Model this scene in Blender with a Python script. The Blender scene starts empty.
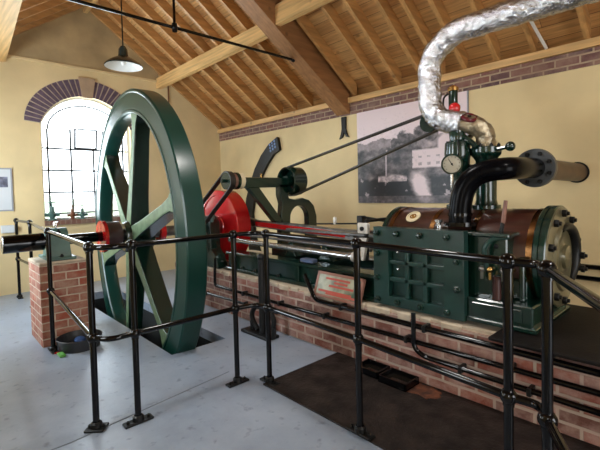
import bpy, math, random
from mathutils import Vector, Matrix, noise
from mathutils.geometry import tessellate_polygon
random.seed(4)
PI = math.pi
COL = bpy.context.scene.collection
R = math.radians

# ------------------------------------------------------------------ materials
def _nt(name):
    m = bpy.data.materials.new(name); m.use_nodes = True
    nt = m.node_tree; b = nt.nodes['Principled BSDF']
    return m, nt, b

def srgb(r, g, b):
    f = lambda c: (c / 255 / 12.92) if c / 255 <= .04045 else ((c / 255 + .055) / 1.055) ** 2.4
    return (f(r), f(g), f(b), 1)

def paint(name, col, rough=.4, metal=0., var=.15, scale=6., bump=0., bscale=60., coat=0., dark=None, spec=.5, rvar=0.0):
    m, nt, b = _nt(name); N = nt.nodes; L = nt.links
    tc = N.new('ShaderNodeTexCoord')
    n = N.new('ShaderNodeTexNoise'); n.inputs['Scale'].default_value = scale; n.inputs['Detail'].default_value = 6
    L.new(tc.outputs['Object'], n.inputs['Vector'])
    r = N.new('ShaderNodeMixRGB'); r.blend_type = 'MIX'
    c2 = dark if dark else tuple(c * (1 - var) for c in col[:3]) + (1,)
    c1 = tuple(min(1, c * (1 + var * .5)) for c in col[:3]) + (1,)
    r.inputs[1].default_value = c1; r.inputs[2].default_value = c2
    mr = N.new('ShaderNodeMapRange'); mr.inputs[1].default_value = .35; mr.inputs[2].default_value = .65
    L.new(n.outputs['Fac'], mr.inputs[0]); L.new(mr.outputs[0], r.inputs[0])
    L.new(r.outputs[0], b.inputs['Base Color'])
    b.inputs['Roughness'].default_value = rough; b.inputs['Metallic'].default_value = metal
    b.inputs['Coat Weight'].default_value = coat; b.inputs['Coat Roughness'].default_value = .1
    b.inputs['Specular IOR Level'].default_value = spec
    if rvar:
        m2 = N.new('ShaderNodeMapRange'); m2.inputs[3].default_value = rough - rvar; m2.inputs[4].default_value = rough + rvar
        m2.inputs[1].default_value = .3; m2.inputs[2].default_value = .7
        L.new(n.outputs['Fac'], m2.inputs[0]); L.new(m2.outputs[0], b.inputs['Roughness'])
    if bump:
        n2 = N.new('ShaderNodeTexNoise'); n2.inputs['Scale'].default_value = bscale; n2.inputs['Detail'].default_value = 4
        L.new(tc.outputs['Object'], n2.inputs['Vector'])
        bp = N.new('ShaderNodeBump'); bp.inputs['Strength'].default_value = bump; bp.inputs['Distance'].default_value = .01
        L.new(n2.outputs['Fac'], bp.inputs['Height']); L.new(bp.outputs[0], b.inputs['Normal'])
    return m

def brick(name, c1, c2, mortar, w=.225, h=.075, mort=.011, light=None, rough=.8, off=.5):
    m, nt, b = _nt(name); N = nt.nodes; L = nt.links
    uv = N.new('ShaderNodeUVMap'); uv.uv_map = 'UVMap'
    bt = N.new('ShaderNodeTexBrick'); bt.offset = off
    bt.inputs['Scale'].default_value = 1; bt.inputs['Brick Width'].default_value = w; bt.inputs['Row Height'].default_value = h
    bt.inputs['Mortar Size'].default_value = mort / 2; bt.inputs['Mortar Smooth'].default_value = .3
    bt.inputs['Color1'].default_value = c1; bt.inputs['Color2'].default_value = c2; bt.inputs['Mortar'].default_value = mortar
    nz = N.new('ShaderNodeTexNoise'); nz.inputs['Scale'].default_value = 9; nz.inputs['Detail'].default_value = 5
    # wobble the joints a little
    vm = N.new('ShaderNodeVectorMath'); vm.operation = 'MULTIPLY_ADD'
    vm.inputs[1].default_value = (.008, .008, 0)
    L.new(uv.outputs[0], nz.inputs['Vector']); L.new(nz.outputs['Color'], vm.inputs[0]); L.new(uv.outputs[0], vm.inputs[2])
    L.new(vm.outputs[0], bt.inputs['Vector'])
    n2 = N.new('ShaderNodeTexNoise'); n2.inputs['Scale'].default_value = 5; n2.inputs['Detail'].default_value = 8; n2.inputs['Roughness'].default_value = .7
    L.new(uv.outputs[0], n2.inputs['Vector'])
    mr = N.new('ShaderNodeMapRange'); mr.inputs[1].default_value = .40; mr.inputs[2].default_value = .62; mr.inputs[3].default_value = 0; mr.inputs[4].default_value = .7
    L.new(n2.outputs['Fac'], mr.inputs[0])
    mx = N.new('ShaderNodeMixRGB'); mx.inputs[2].default_value = light or mortar
    L.new(mr.outputs[0], mx.inputs[0]); L.new(bt.outputs['Color'], mx.inputs[1]); L.new(mx.outputs[0], b.inputs['Base Color'])
    b.inputs['Roughness'].default_value = rough
    bp = N.new('ShaderNodeBump'); bp.inputs['Strength'].default_value = .8; bp.inputs['Distance'].default_value = .006; bp.invert = True
    L.new(bt.outputs['Fac'], bp.inputs['Height']); L.new(bp.outputs[0], b.inputs['Normal'])
    return m

def boards(name, c1, c2, gap, w=2.6, h=.125):
    m, nt, b = _nt(name); N = nt.nodes; L = nt.links
    uv = N.new('ShaderNodeUVMap'); uv.uv_map = 'UVMap'
    bt = N.new('ShaderNodeTexBrick'); bt.inputs['Scale'].default_value = 1; bt.inputs['Brick Width'].default_value = w
    bt.inputs['Row Height'].default_value = h; bt.inputs['Mortar Size'].default_value = .0022; bt.inputs['Mortar Smooth'].default_value = .2
    bt.inputs['Color1'].default_value = c1; bt.inputs['Color2'].default_value = c2; bt.inputs['Mortar'].default_value = gap
    L.new(uv.outputs[0], bt.inputs['Vector'])
    mp = N.new('ShaderNodeMapping'); mp.inputs['Scale'].default_value = (1.2, 22, 1)
    L.new(uv.outputs[0], mp.inputs['Vector'])
    n = N.new('ShaderNodeTexNoise'); n.inputs['Scale'].default_value = 2; n.inputs['Detail'].default_value = 6; L.new(mp.outputs[0], n.inputs['Vector'])
    mr = N.new('ShaderNodeMapRange'); mr.inputs[1].default_value = .35; mr.inputs[2].default_value = .7; mr.inputs[3].default_value = 1.12; mr.inputs[4].default_value = .68
    L.new(n.outputs['Fac'], mr.inputs[0])
    mu = N.new('ShaderNodeMixRGB'); mu.blend_type = 'MULTIPLY'; mu.inputs[0].default_value = 1
    L.new(bt.outputs['Color'], mu.inputs[1]); L.new(mr.outputs[0], mu.inputs[2])
    # knots
    mp2 = N.new('ShaderNodeMapping'); mp2.inputs['Scale'].default_value = (3.2, 6.5, 1); L.new(uv.outputs[0], mp2.inputs['Vector'])
    v = N.new('ShaderNodeTexVoronoi'); v.inputs['Scale'].default_value = 1; L.new(mp2.outputs[0], v.inputs['Vector'])
    k = N.new('ShaderNodeMapRange'); k.inputs[1].default_value = .04; k.inputs[2].default_value = .14; k.inputs[3].default_value = .85; k.inputs[4].default_value = 0
    L.new(v.outputs['Distance'], k.inputs[0])
    mk = N.new('ShaderNodeMixRGB'); mk.inputs[2].default_value = tuple(c * .28 for c in c2[:3]) + (1,)
    L.new(k.outputs[0], mk.inputs[0]); L.new(mu.outputs[0], mk.inputs[1]); L.new(mk.outputs[0], b.inputs['Base Color'])
    b.inputs['Roughness'].default_value = .5
    return m

def timber(name, c, axis='x', rough=.5):
    m, nt, b = _nt(name); N = nt.nodes; L = nt.links
    tc = N.new('ShaderNodeTexCoord'); mp = N.new('ShaderNodeMapping')
    s = {'x': (1, 18, 18), 'y': (18, 1.5, 12), 'z': (18, 18, 1)}[axis]
    mp.inputs['Scale'].default_value = s; L.new(tc.outputs['Object'], mp.inputs['Vector'])
    n = N.new('ShaderNodeTexNoise'); n.inputs['Scale'].default_value = 1.6; n.inputs['Detail'].default_value = 6; L.new(mp.outputs[0], n.inputs['Vector'])
    cr = N.new('ShaderNodeValToRGB'); cr.color_ramp.elements[0].position = .3; cr.color_ramp.elements[1].position = .75
    cr.color_ramp.elements[0].color = tuple(min(1, v * 1.12) for v in c[:3]) + (1,); cr.color_ramp.elements[1].color = tuple(v * .6 for v in c[:3]) + (1,)
    L.new(n.outputs['Fac'], cr.inputs[0])
    v = N.new('ShaderNodeTexVoronoi'); v.inputs['Scale'].default_value = 2.6; L.new(tc.outputs['Object'], v.inputs['Vector'])
    k = N.new('ShaderNodeMapRange'); k.inputs[1].default_value = .03; k.inputs[2].default_value = .09; k.inputs[3].default_value = .8; k.inputs[4].default_value = 0
    L.new(v.outputs['Distance'], k.inputs[0])
    mk = N.new('ShaderNodeMixRGB'); mk.inputs[2].default_value = tuple(q * .3 for q in c[:3]) + (1,)
    L.new(k.outputs[0], mk.inputs[0]); L.new(cr.outputs[0], mk.inputs[1]); L.new(mk.outputs[0], b.inputs['Base Color'])
    b.inputs['Roughness'].default_value = rough
    return m

def lagging(name):
    # varnished hardwood staves round the cylinder, run along X
    m, nt, b = _nt(name); N = nt.nodes; L = nt.links
    tc = N.new('ShaderNodeTexCoord'); mp = N.new('ShaderNodeMapping'); mp.inputs['Scale'].default_value = (1.5, 14, 14)
    L.new(tc.outputs['Object'], mp.inputs['Vector'])
    n = N.new('ShaderNodeTexNoise'); n.inputs['Scale'].default_value = 2; n.inputs['Detail'].default_value = 6; L.new(mp.outputs[0], n.inputs['Vector'])
    cr = N.new('ShaderNodeValToRGB'); cr.color_ramp.elements[0].color = (.058, .017, .011, 1); cr.color_ramp.elements[1].color = (.022, .007, .005, 1)
    cr.color_ramp.elements[0].position = .3; cr.color_ramp.elements[1].position = .7
    L.new(n.outputs['Fac'], cr.inputs[0]); L.new(cr.outputs[0], b.inputs['Base Color'])
    b.inputs['Roughness'].default_value = .3; b.inputs['Coat Weight'].default_value = .6; b.inputs['Coat Roughness'].default_value = .12
    return m

def concrete(name):
    m, nt, b = _nt(name); N = nt.nodes; L = nt.links
    tc = N.new('ShaderNodeTexCoord')
    n = N.new('ShaderNodeTexNoise'); n.inputs['Scale'].default_value = 2.2; n.inputs['Detail'].default_value = 9; n.inputs['Roughness'].default_value = .65
    L.new(tc.outputs['Object'], n.inputs['Vector'])
    cr = N.new('ShaderNodeValToRGB'); cr.color_ramp.elements[0].position = .32; cr.color_ramp.elements[1].position = .7
    cr.color_ramp.elements[0].color = (.225, .27, .345, 1); cr.color_ramp.elements[1].color = (.34, .39, .47, 1)
    L.new(n.outputs['Fac'], cr.inputs[0])
    n2 = N.new('ShaderNodeTexNoise'); n2.inputs['Scale'].default_value = 14; n2.inputs['Detail'].default_value = 8
    L.new(tc.outputs['Object'], n2.inputs['Vector'])
    mr = N.new('ShaderNodeMapRange'); mr.inputs[1].default_value = .6; mr.inputs[2].default_value = .72; mr.inputs[3].default_value = 1; mr.inputs[4].default_value = .62
    L.new(n2.outputs['Fac'], mr.inputs[0])
    mu = N.new('ShaderNodeMixRGB'); mu.blend_type = 'MULTIPLY'; mu.inputs[0].default_value = 1
    L.new(cr.outputs[0], mu.inputs[1]); L.new(mr.outputs[0], mu.inputs[2]); L.new(mu.outputs[0], b.inputs['Base Color'])
    m3 = N.new('ShaderNodeMapRange'); m3.inputs[1].default_value = .3; m3.inputs[2].default_value = .7; m3.inputs[3].default_value = .26; m3.inputs[4].default_value = .46
    L.new(n.outputs['Fac'], m3.inputs[0]); L.new(m3.outputs[0], b.inputs['Roughness'])
    bp = N.new('ShaderNodeBump'); bp.inputs['Strength'].default_value = .25; bp.inputs['Distance'].default_value = .01
    L.new(n2.outputs['Fac'], bp.inputs['Height']); L.new(bp.outputs[0], b.inputs['Normal'])
    return m

def glass(name):
    m = bpy.data.materials.new(name); m.use_nodes = True; nt = m.node_tree; N = nt.nodes; L = nt.links
    N.clear(); o = N.new('ShaderNodeOutputMaterial'); t = N.new('ShaderNodeBsdfTransparent'); g = N.new('ShaderNodeBsdfGlossy')
    g.inputs['Roughness'].default_value = .02; mx = N.new('ShaderNodeMixShader'); mx.inputs[0].default_value = .07
    t.inputs[0].default_value = (.96, .98, .98, 1)
    L.new(t.outputs[0], mx.inputs[1]); L.new(g.outputs[0], mx.inputs[2]); L.new(mx.outputs[0], o.inputs[0])
    return m

def attrmat(name, rough=.4):
    m, nt, b = _nt(name); a = nt.nodes.new('ShaderNodeAttribute'); a.attribute_name = 'print'
    nt.links.new(a.outputs['Color'], b.inputs['Base Color']); b.inputs['Roughness'].default_value = rough
    return m

M = {}
M['plaster'] = paint('yellow_plaster', srgb(224, 201, 153), .85, var=.10, scale=1.6, bump=.15, bscale=30)
M['concrete'] = concrete('grey_floor_paint')
M['black'] = paint('gloss_black_paint', (.0015, .0015, .0022, 1), .09, var=.3, spec=.24)
M['black'].node_tree.nodes['Principled BSDF'].inputs['IOR'].default_value = 1.4
M['black'].node_tree.nodes['Principled BSDF'].inputs['Specular IOR Level'].default_value = .5
M['blackmat'] = paint('dull_black_iron', (.006, .006, .006, 1), .42, var=.4, scale=20, bump=.2, spec=.3)
M['green'] = paint('dark_green_enamel', (.0035, .022, .015, 1), .22, var=.35, scale=5, coat=.35, bump=.06, bscale=25)
M['greenlt'] = paint('flywheel_green_enamel', (.0045, .038, .028, 1), .28, var=.15, scale=3, spec=.42)
M['greenplate'] = paint('worn_green_cover_paint', (.007, .036, .029, 1), .30, var=.35, scale=7, coat=.2, bump=.08, bscale=30)
M['spoke'] = paint('pale_green_spoke_face', srgb(104, 126, 94), .4, var=.3, scale=14)  # front faces of the spokes, paler green than their sides
M['red'] = paint('signal_red_enamel', (.5, .008, .01, 1), .14, var=.12, coat=1)
M['steel'] = paint('polished_steel', (.62, .61, .6, 1), .22, metal=.9, var=.25, scale=12)
M['steeldark'] = paint('oily_steel', (.2, .19, .18, 1), .3, metal=.8, var=.4, scale=15)
M['white'] = paint('white_enamel', (.75, .74, .7, 1), .35, var=.08)
M['whitemetal'] = paint('bright_machined_metal', (.82, .8, .76, 1), .3, metal=.35, var=.2, scale=20)
M['brass'] = paint('polished_brass', (.62, .38, .13, 1), .25, metal=1, var=.2, scale=10)
M['bandbrass'] = paint('tarnished_brass_band', (.26, .13, .05, 1), .24, metal=1, var=.2, scale=10)
M['lag'] = lagging('varnished_lagging_staves')
M['foil'] = paint('crinkled_foil', (.66, .66, .69, 1), .22, metal=.95, var=.45, scale=24, bump=1., bscale=38)
[setattr(n.inputs['Distance'], 'default_value', .022) for n in M['foil'].node_tree.nodes if n.type == 'BUMP']
M['tanwrap'] = paint('tan_pipe_tape', srgb(160, 146, 122), .35, metal=.7, var=.35, scale=18, bump=.5, bscale=40)
M['tanpipe'] = paint('aged_brown_pipe_paint', srgb(80, 58, 40), .4, var=.3, scale=8)
M['brick'] = brick('engine_bed_brickwork', srgb(142, 74, 56), srgb(96, 58, 48), srgb(176, 158, 142), mort=.021, light=srgb(182, 150, 138))
M['pierbrick'] = brick('bearing_pier_brickwork', srgb(158, 80, 58), srgb(130, 70, 54), srgb(196, 182, 162), w=.215, mort=.014, light=srgb(180, 148, 128))
M['band'] = brick('wall_head_brickwork', srgb(130, 84, 72), srgb(84, 62, 66), srgb(178, 156, 128), w=.2, mort=.018, light=srgb(150, 120, 104))
M['voussoir'] = paint('arch_brick', srgb(98, 80, 94), .8, var=.3, scale=12, bump=.2)
M['mortar'] = paint('lime_mortar', srgb(188, 172, 150), .9, var=.15, scale=14, bump=.3)
M['keystone'] = paint('keystone_sandstone', srgb(176, 150, 122), .8, var=.15, bump=.2)
M['boards'] = boards('pine_roof_boards', srgb(214, 166, 106), srgb(176, 124, 72), srgb(74, 44, 24))
M['rafter'] = timber('pine_rafter', srgb(196, 146, 88), 'y')
M['beam'] = timber('pine_purlin', srgb(224, 180, 118), 'x')
M['truss'] = timber('pine_truss_timber', srgb(160, 112, 70), 'y')
M['mat'] = paint('oil_soaked_rubber', (.020, .014, .012, 1), .5, var=.6, scale=7, bump=.4, bscale=50, rvar=.12, spec=.22)
M['slab'] = paint('black_rubber_sheet', (.010, .008, .0075, 1), .6, var=.4, scale=6, bump=.2)
M['slab'].node_tree.nodes['Principled BSDF'].inputs['IOR'].default_value = 1.2
M['glass'] = glass('window_glass')
M['bar'] = paint('grey_glazing_steel', (.03, .03, .034, 1), .5, var=.2)
M['joint'] = paint('floor_crack_filler', (.17, .19, .22, 1), .8, var=.2)
M['cream'] = paint('cream_paint', srgb(215, 200, 165), .5, var=.15)
M['woodgrip'] = paint('turned_wooden_grip', srgb(128, 88, 74), .45, var=.3, scale=12)
M['rust'] = paint('rust_dust', srgb(92, 48, 24), .9, var=.6, scale=14, bump=.4)
M['signframe'] = paint('pink_brown_frame', srgb(150, 104, 88), .5, var=.15)
M['signred'] = paint('red_sign_ink', srgb(186, 84, 72), .5, var=.1)
M['signgreen'] = paint('green_sign_ground', srgb(172, 172, 150), .35, scale=8, dark=srgb(60, 84, 66))
M['belt'] = paint('leather_drive_belt', (.022, .018, .015, 1), .45, var=.3)
M['gridblue'] = paint('pale_blue_panel', srgb(110, 140, 190), .4, var=.3, scale=20)
M['paper'] = paint('poster_paper', srgb(205, 208, 210), .6, var=.04)
M['print'] = attrmat('photo_print')
M['frame'] = paint('grey_frame', srgb(150, 152, 156), .4, var=.05)
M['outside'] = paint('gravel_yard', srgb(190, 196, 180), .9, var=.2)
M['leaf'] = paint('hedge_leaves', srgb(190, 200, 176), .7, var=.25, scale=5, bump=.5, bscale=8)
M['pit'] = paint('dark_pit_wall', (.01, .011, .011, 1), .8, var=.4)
M['rubber'] = paint('black_rubber', (.02, .02, .023, 1), .42, var=.2)
M['greentoy'] = paint('bright_green_plastic', srgb(92, 160, 70), .4)
M['shade'] = paint('lamp_green_enamel', (.02, .034, .032, 1), .25, coat=.4)
M['teal'] = paint('teal_casting', srgb(74, 104, 96), .45, var=.3)
M['brown'] = paint('brown_conduit', srgb(110, 62, 36), .5)

# ------------------------------------------------------------------ mesh builder
class MB:
    def __init__(s): s.v = []; s.f = []; s.mi = []; s.cur = 0; s.col = {}
    def add(s, vs, fs):
        o = len(s.v); s.v += [Vector(p) for p in vs]
        for f in fs: s.f.append([i + o for i in f]); s.mi.append(s.cur)
        return s
    def mat(s, i): s.cur = i; return s
    def box(s, x0, x1, y0, y1, z0, z1, bev=0., m=None):
        if bev:
            b = bev
            vs = []; 
            for sx, X, x in ((-1, x0, x0 + b), (1, x1, x1 - b)):
                for sy, Y, y in ((-1, y0, y0 + b), (1, y1, y1 - b)):
                    for sz, Z, z in ((-1, z0, z0 + b), (1, z1, z1 - b)):
                        vs += [(X, y, z), (x, Y, z), (x, y, Z)]
            idx = lambda a, c, d, k: ((a * 2 + c) * 2 + d) * 3 + k
            fs = []
            for a in (0, 1):
                q = [idx(a, 0, 0, 0), idx(a, 1, 0, 0), idx(a, 1, 1, 0), idx(a, 0, 1, 0)]; fs.append(q[::-1] if a == 0 else q)
                q = [idx(0, a, 0, 1), idx(1, a, 0, 1), idx(1, a, 1, 1), idx(0, a, 1, 1)]; fs.append(q if a == 0 else q[::-1])
                q = [idx(0, 0, a, 2), idx(1, 0, a, 2), idx(1, 1, a, 2), idx(0, 1, a, 2)]; fs.append(q[::-1] if a == 0 else q)
            for a in (0, 1):
                for c in (0, 1):
                    for (p1, p2) in (((a, c, 0), (a, c, 1)),): fs.append([idx(*p1, 0), idx(*p1, 1), idx(*p2, 1), idx(*p2, 0)])
                    for (p1, p2) in (((a, 0, c), (a, 1, c)),): fs.append([idx(*p1, 0), idx(*p1, 2), idx(*p2, 2), idx(*p2, 0)])
                    for (p1, p2) in (((0, a, c), (1, a, c)),): fs.append([idx(*p1, 1), idx(*p1, 2), idx(*p2, 2), idx(*p2, 1)])
            for a in (0, 1):
                for c in (0, 1):
                    for d in (0, 1): fs.append([idx(a, c, d, 0), idx(a, c, d, 1), idx(a, c, d, 2)])
            if m: vs = [m @ Vector(p) for p in vs]
            return s.add(vs, fs)
        vs = [(x0, y0, z0), (x1, y0, z0), (x1, y1, z0), (x0, y1, z0), (x0, y0, z1), (x1, y0, z1), (x1, y1, z1), (x0, y1, z1)]
        if m: vs = [m @ Vector(p) for p in vs]
        return s.add(vs, [(3, 2, 1, 0), (4, 5, 6, 7), (0, 1, 5, 4), (1, 2, 6, 5), (2, 3, 7, 6), (3, 0, 4, 7)])
    def tube(s, pts, r, seg=14, cap=True, jit=0.):
        pts = [Vector(p) for p in pts]; n = len(pts)
        rs = r if isinstance(r, (list, tuple)) else [r] * n
        vs = []; t0 = (pts[1] - pts[0]).normalized()
        up = Vector((0, 0, 1)) if abs(t0.z) < .9 else Vector((0, 1, 0))
        u = t0.cross(up).normalized()
        for i in range(n):
            t = (pts[min(i + 1, n - 1)] - pts[max(i - 1, 0)]).normalized()
            u = (u - t * u.dot(t)).normalized(); w = t.cross(u)
            for k in range(seg):
                a = 2 * PI * k / seg; rr = rs[i]
                d = u * math.cos(a) + w * math.sin(a)
                if jit:
                    p = pts[i] + d * rr
                    rr += jit * (.8 * noise.noise(p * 22) + .8 * noise.noise(p * 48))
                vs.append(pts[i] + d * rr)
        fs = []
        for i in range(n - 1):
            for k in range(seg):
                k2 = (k + 1) % seg
                fs.append((i * seg + k, i * seg + k2, (i + 1) * seg + k2, (i + 1) * seg + k))
        if cap: fs.append(list(range(seg))[::-1]); fs.append([(n - 1) * seg + k for k in range(seg)])
        return s.add(vs, fs)
    def lathe(s, prof, c, axis, seg=32, closed=False):
        """prof: list of (distance along axis, radius); axis vector"""
        c = Vector(c); ax = Vector(axis).normalized()
        up = Vector((0, 0, 1)) if abs(ax.z) < .9 else Vector((0, 1, 0))
        u = ax.cross(up).normalized(); w = ax.cross(u)
        vs = []
        for (h, r) in prof:
            for k in range(seg):
                a = 2 * PI * k / seg
                vs.append(c + ax * h + (u * math.cos(a) + w * math.sin(a)) * max(r, 1e-5))
        fs = []; n = len(prof)
        for i in range(n - 1 + (1 if closed else 0)):
            j = (i + 1) % n
            for k in range(seg):
                k2 = (k + 1) % seg
                fs.append((i * seg + k, i * seg + k2, j * seg + k2, j * seg + k))
        return s.add(vs, fs)
    def ball(s, c, r, seg=14, sc=(1, 1, 1)):
        rings = seg // 2; vs = []; fs = []
        for i in range(rings + 1):
            t = PI * i / rings
            for k in range(seg):
                a = 2 * PI * k / seg
                vs.append((c[0] + sc[0] * r * math.sin(t) * math.cos(a), c[1] + sc[1] * r * math.sin(t) * math.sin(a), c[2] + sc[2] * r * math.cos(t)))
        for i in range(rings):
            for k in range(seg):
                k2 = (k + 1) % seg; fs.append((i * seg + k, (i + 1) * seg + k, (i + 1) * seg + k2, i * seg + k2))
        return s.add(vs, fs)
    def prism(s, loops, fn0, fn1):
        """loops: outer + holes of 2d points; fn0/fn1 map (a,b) to 3d near and far"""
        tri = tessellate_polygon([[Vector((p[0], p[1], 0)) for p in l] for l in loops])
        flat = [p for l in loops for p in l]; n = len(flat)
        vs = [fn0(*p) for p in flat] + [fn1(*p) for p in flat]
        fs = [tuple(t) for t in tri] + [tuple(i + n for i in t)[::-1] for t in tri]
        o = 0
        for l in loops:
            for i in range(len(l)):
                j = (i + 1) % len(l); fs.append((o + i, o + j, o + j + n, o + i + n))
            o += len(l)
        return s.add(vs, fs)
    def build(s, name, mats, parent=None, origin=None, smooth=35, bevel=0):
        me = bpy.data.meshes.new(name)
        o = bpy.data.objects.new(name, me); COL.objects.link(o)
        if origin is None:
            if parent is not None: origin = Vector((0, 0, 0))
            else:
                xs = [v.x for v in s.v]; ys = [v.y for v in s.v]; zs = [v.z for v in s.v]
                origin = Vector(((min(xs) + max(xs)) / 2, (min(ys) + max(ys)) / 2, min(zs)))
        origin = Vector(origin)
        pw = Vector((0, 0, 0))
        q = parent
        while q is not None: pw = pw + q.location; q = q.parent
        if parent is not None:
            origin = pw; 
        me.from_pydata([v - origin for v in s.v], [], s.f)
        mats = mats if isinstance(mats, (list, tuple)) else [mats]
        for m in mats: me.materials.append(m)
        for p, i in zip(me.polygons, s.mi): p.material_index = i
        import bmesh
        bm = bmesh.new(); bm.from_mesh(me); bmesh.ops.remove_doubles(bm, verts=bm.verts, dist=1e-5)
        bmesh.ops.recalc_face_normals(bm, faces=bm.faces)
        uvl = bm.loops.layers.uv.new('UVMap')
        for f in bm.faces:
            nx, ny, nz = [abs(c) for c in f.normal]
            for l in f.loops:
                p = l.vert.co + origin
                if nz >= max(nx, ny): l[uvl].uv = (p.x, p.y)
                elif ny >= nx: l[uvl].uv = (p.x, p.z)
                else: l[uvl].uv = (p.y, p.z)
        bm.to_mesh(me); bm.free()
        if smooth:
            for p in me.polygons: p.use_smooth = True
            me.set_sharp_from_angle(angle=R(smooth))
        if parent is not None: o.parent = parent
        else: o.location = origin
        if bevel:
            b = o.modifiers.new('bevel', 'BEVEL'); b.width = bevel; b.segments = 2; b.limit_method = 'ANGLE'; b.harden_normals = False
        return o

def tag(o, label=None, cat=None, group=None, kind=None):
    if label: o['label'] = label
    if cat: o['category'] = cat
    if group: o['group'] = group
    if kind: o['kind'] = kind
    return o
def thing(name, loc, label, cat, group=None):
    e = bpy.data.objects.new(name, None); COL.objects.link(e); e.location = loc; e.empty_display_size = .1
    return tag(e, label, cat, group)
def copy_tree(o, parent=None):
    c = o.copy(); COL.objects.link(c)
    if parent is not None: c.parent = parent
    for ch in list(o.children):
        copy_tree(ch, c)
    return c
def fillet(pts, r, n=8):
    pts = [Vector(p) for p in pts]; out = [pts[0]]
    for i in range(1, len(pts) - 1):
        a, b, c = pts[i - 1], pts[i], pts[i + 1]
        d1 = (a - b); d2 = (c - b); rr = min(r, d1.length * .49, d2.length * .49)
        p1 = b + d1.normalized() * rr; p2 = b + d2.normalized() * rr
        for k in range(n + 1):
            t = k / n; out.append(p1 * (1 - t) ** 2 + b * 2 * t * (1 - t) + p2 * t * t)
    out.append(pts[-1]); return out
def dense(pts, step):
    out = [Vector(pts[0])]
    for a, b in zip(pts[:-1], pts[1:]):
        a = Vector(a); b = Vector(b); n = max(1, int((b - a).length / step))
        for k in range(1, n + 1): out.append(a.lerp(b, k / n))
    return out
def hexnut(mb, c, axis, r, h):
    mb.lathe([(0, 0), (0, r), (h * .85, r), (h, r * .85), (h, 0)], c, axis, seg=6)
    mb.lathe([(h, r * .5), (h * 1.5, r * .5), (h * 1.6, 0)], c, axis, seg=10)
def bolt(c, axis, parent, r=.016, h=.018, m='blackmat', name='bolt'):
    b = MB(); hexnut(b, c, axis, r, h); return b.build(name, M[m], parent)

# ------------------------------------------------------------------ room shell
XG, XE, YN, YL = -7.133, 3.0, -.40, 4.435
RY = (YN + YL) / 2; ZE = 2.66; SL = .72
zu = lambda y: ZE + SL * (RY - YN - abs(y - RY))        # underside of the rafters
PITX0, PITX1, PITY0, PITY1 = -6.3, -3.30, 1.51, 2.05

fl = MB()
fl.prism([[(XG - .3, YN - .3), (XE + .3, YN - .3), (XE + .3, YL + .3), (XG - .3, YL + .3)],
          [(PITX0, PITY0), (PITX1, PITY0), (PITX1, PITY1), (PITX0, PITY1)]],
         lambda a, b: (a, b, 0), lambda a, b: (a, b, -.1))
floor = tag(fl.build('floor', M['concrete'], origin=(0, 0, 0), smooth=0), kind='structure')
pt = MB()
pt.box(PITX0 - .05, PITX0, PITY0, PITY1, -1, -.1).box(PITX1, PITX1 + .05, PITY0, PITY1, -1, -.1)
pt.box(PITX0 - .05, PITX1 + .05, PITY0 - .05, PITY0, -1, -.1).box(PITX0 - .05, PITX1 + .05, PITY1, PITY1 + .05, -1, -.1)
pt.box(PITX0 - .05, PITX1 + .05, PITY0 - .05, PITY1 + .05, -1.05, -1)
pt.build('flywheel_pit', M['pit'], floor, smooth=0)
jt = MB(); jt.box(-2.53, -2.52, -.4, .55, 0, .0015).box(-2.53, -2.52, .55, 1.68, 0, .0015, m=Matrix.Translation((-2.525, .55, 0)) @ Matrix.Rotation(R(7), 4, 'Z') @ Matrix.Translation((2.525, -.55, 0)))
jt.build('floor_joint', M['joint'], floor, smooth=0)

# gable wall with the arched window
WC = 2.0; WH = .665; WS = 1.03; WSP = 2.50; WRISE = .475
WR = (WH ** 2 + WRISE ** 2) / (2 * WRISE); WCZ = WSP + WRISE - WR
a0 = math.asin(WH / WR)
arc = [(WC + WR * math.sin(a0 - 2 * a0 * k / 24), WCZ + WR * math.cos(a0 - 2 * a0 * k / 24)) for k in range(25)]
hole = [(WC - WH, WS), (WC + WH, WS)] + arc
gable = [(YN - .3, -.1), (YL + .3, -.1), (YL + .3, zu(YL) - .1), (YL, zu(YL) + .1), (RY, zu(RY) + .1), (YN, zu(YN) + .1), (YN - .3, zu(YN) - .1)]
g = MB(); g.prism([gable, hole], lambda a, b: (XG, a, b), lambda a, b: (XG - .3, a, b))
wfar = tag(g.build('wall_far', M['plaster'], origin=(XG, 0, 0), smooth=0), kind='structure')
M['shadeplaster'] = paint('shaded_gable_plaster', srgb(180, 156, 114), .9, var=.2, scale=2.5, bump=.2)  # darker tan puts the dimmer light of the upper gable into the colour
g = MB(); g.prism([[(.95, 3.43), (3.19, 3.43), (3.19, zu(3.19) + .1), (RY, zu(RY) + .1), (.95, zu(.95) + .1)]], lambda a, b: (XG + .012, a, b), lambda a, b: (XG, a, b)); g.build('gable_shade', M['shadeplaster'], wfar, smooth=0)
# long wall, near wall with two openings, end wall with opening
w = MB().box(XG - .3, XE + .3, YL, YL + .3, -.1, 2.43).box(XG - .3, XE + .3, YL + .04, YL + .3, 2.43, 2.66)
tag(w.build('wall_right', M['plaster'], origin=(0, YL, 0), smooth=0), kind='structure')
w = MB(); w.prism([[(XG - .3, -.1), (XE + .3, -.1), (XE + .3, 2.66), (XG - .3, 2.66)],
                   [(-6.2, .9), (-4.7, .9), (-4.7, 2.35), (-6.2, 2.35)], [(-2.8, .9), (-2.25, .9), (-2.25, 2.35), (-2.8, 2.35)], [(.1, .9), (.6, .9), (.6, 2.35), (.1, 2.35)]],
                  lambda a, b: (a, YN, b), lambda a, b: (a, YN - .25, b))
tag(w.build('wall_left', M['plaster'], origin=(0, YN, 0), smooth=0), kind='structure')
w = MB(); w.prism([gable, [(.6, .05), (2.6, .05), (2.6, 2.3), (.6, 2.3)]], lambda a, b: (XE, a, b), lambda a, b: (XE + .3, a, b))
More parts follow.
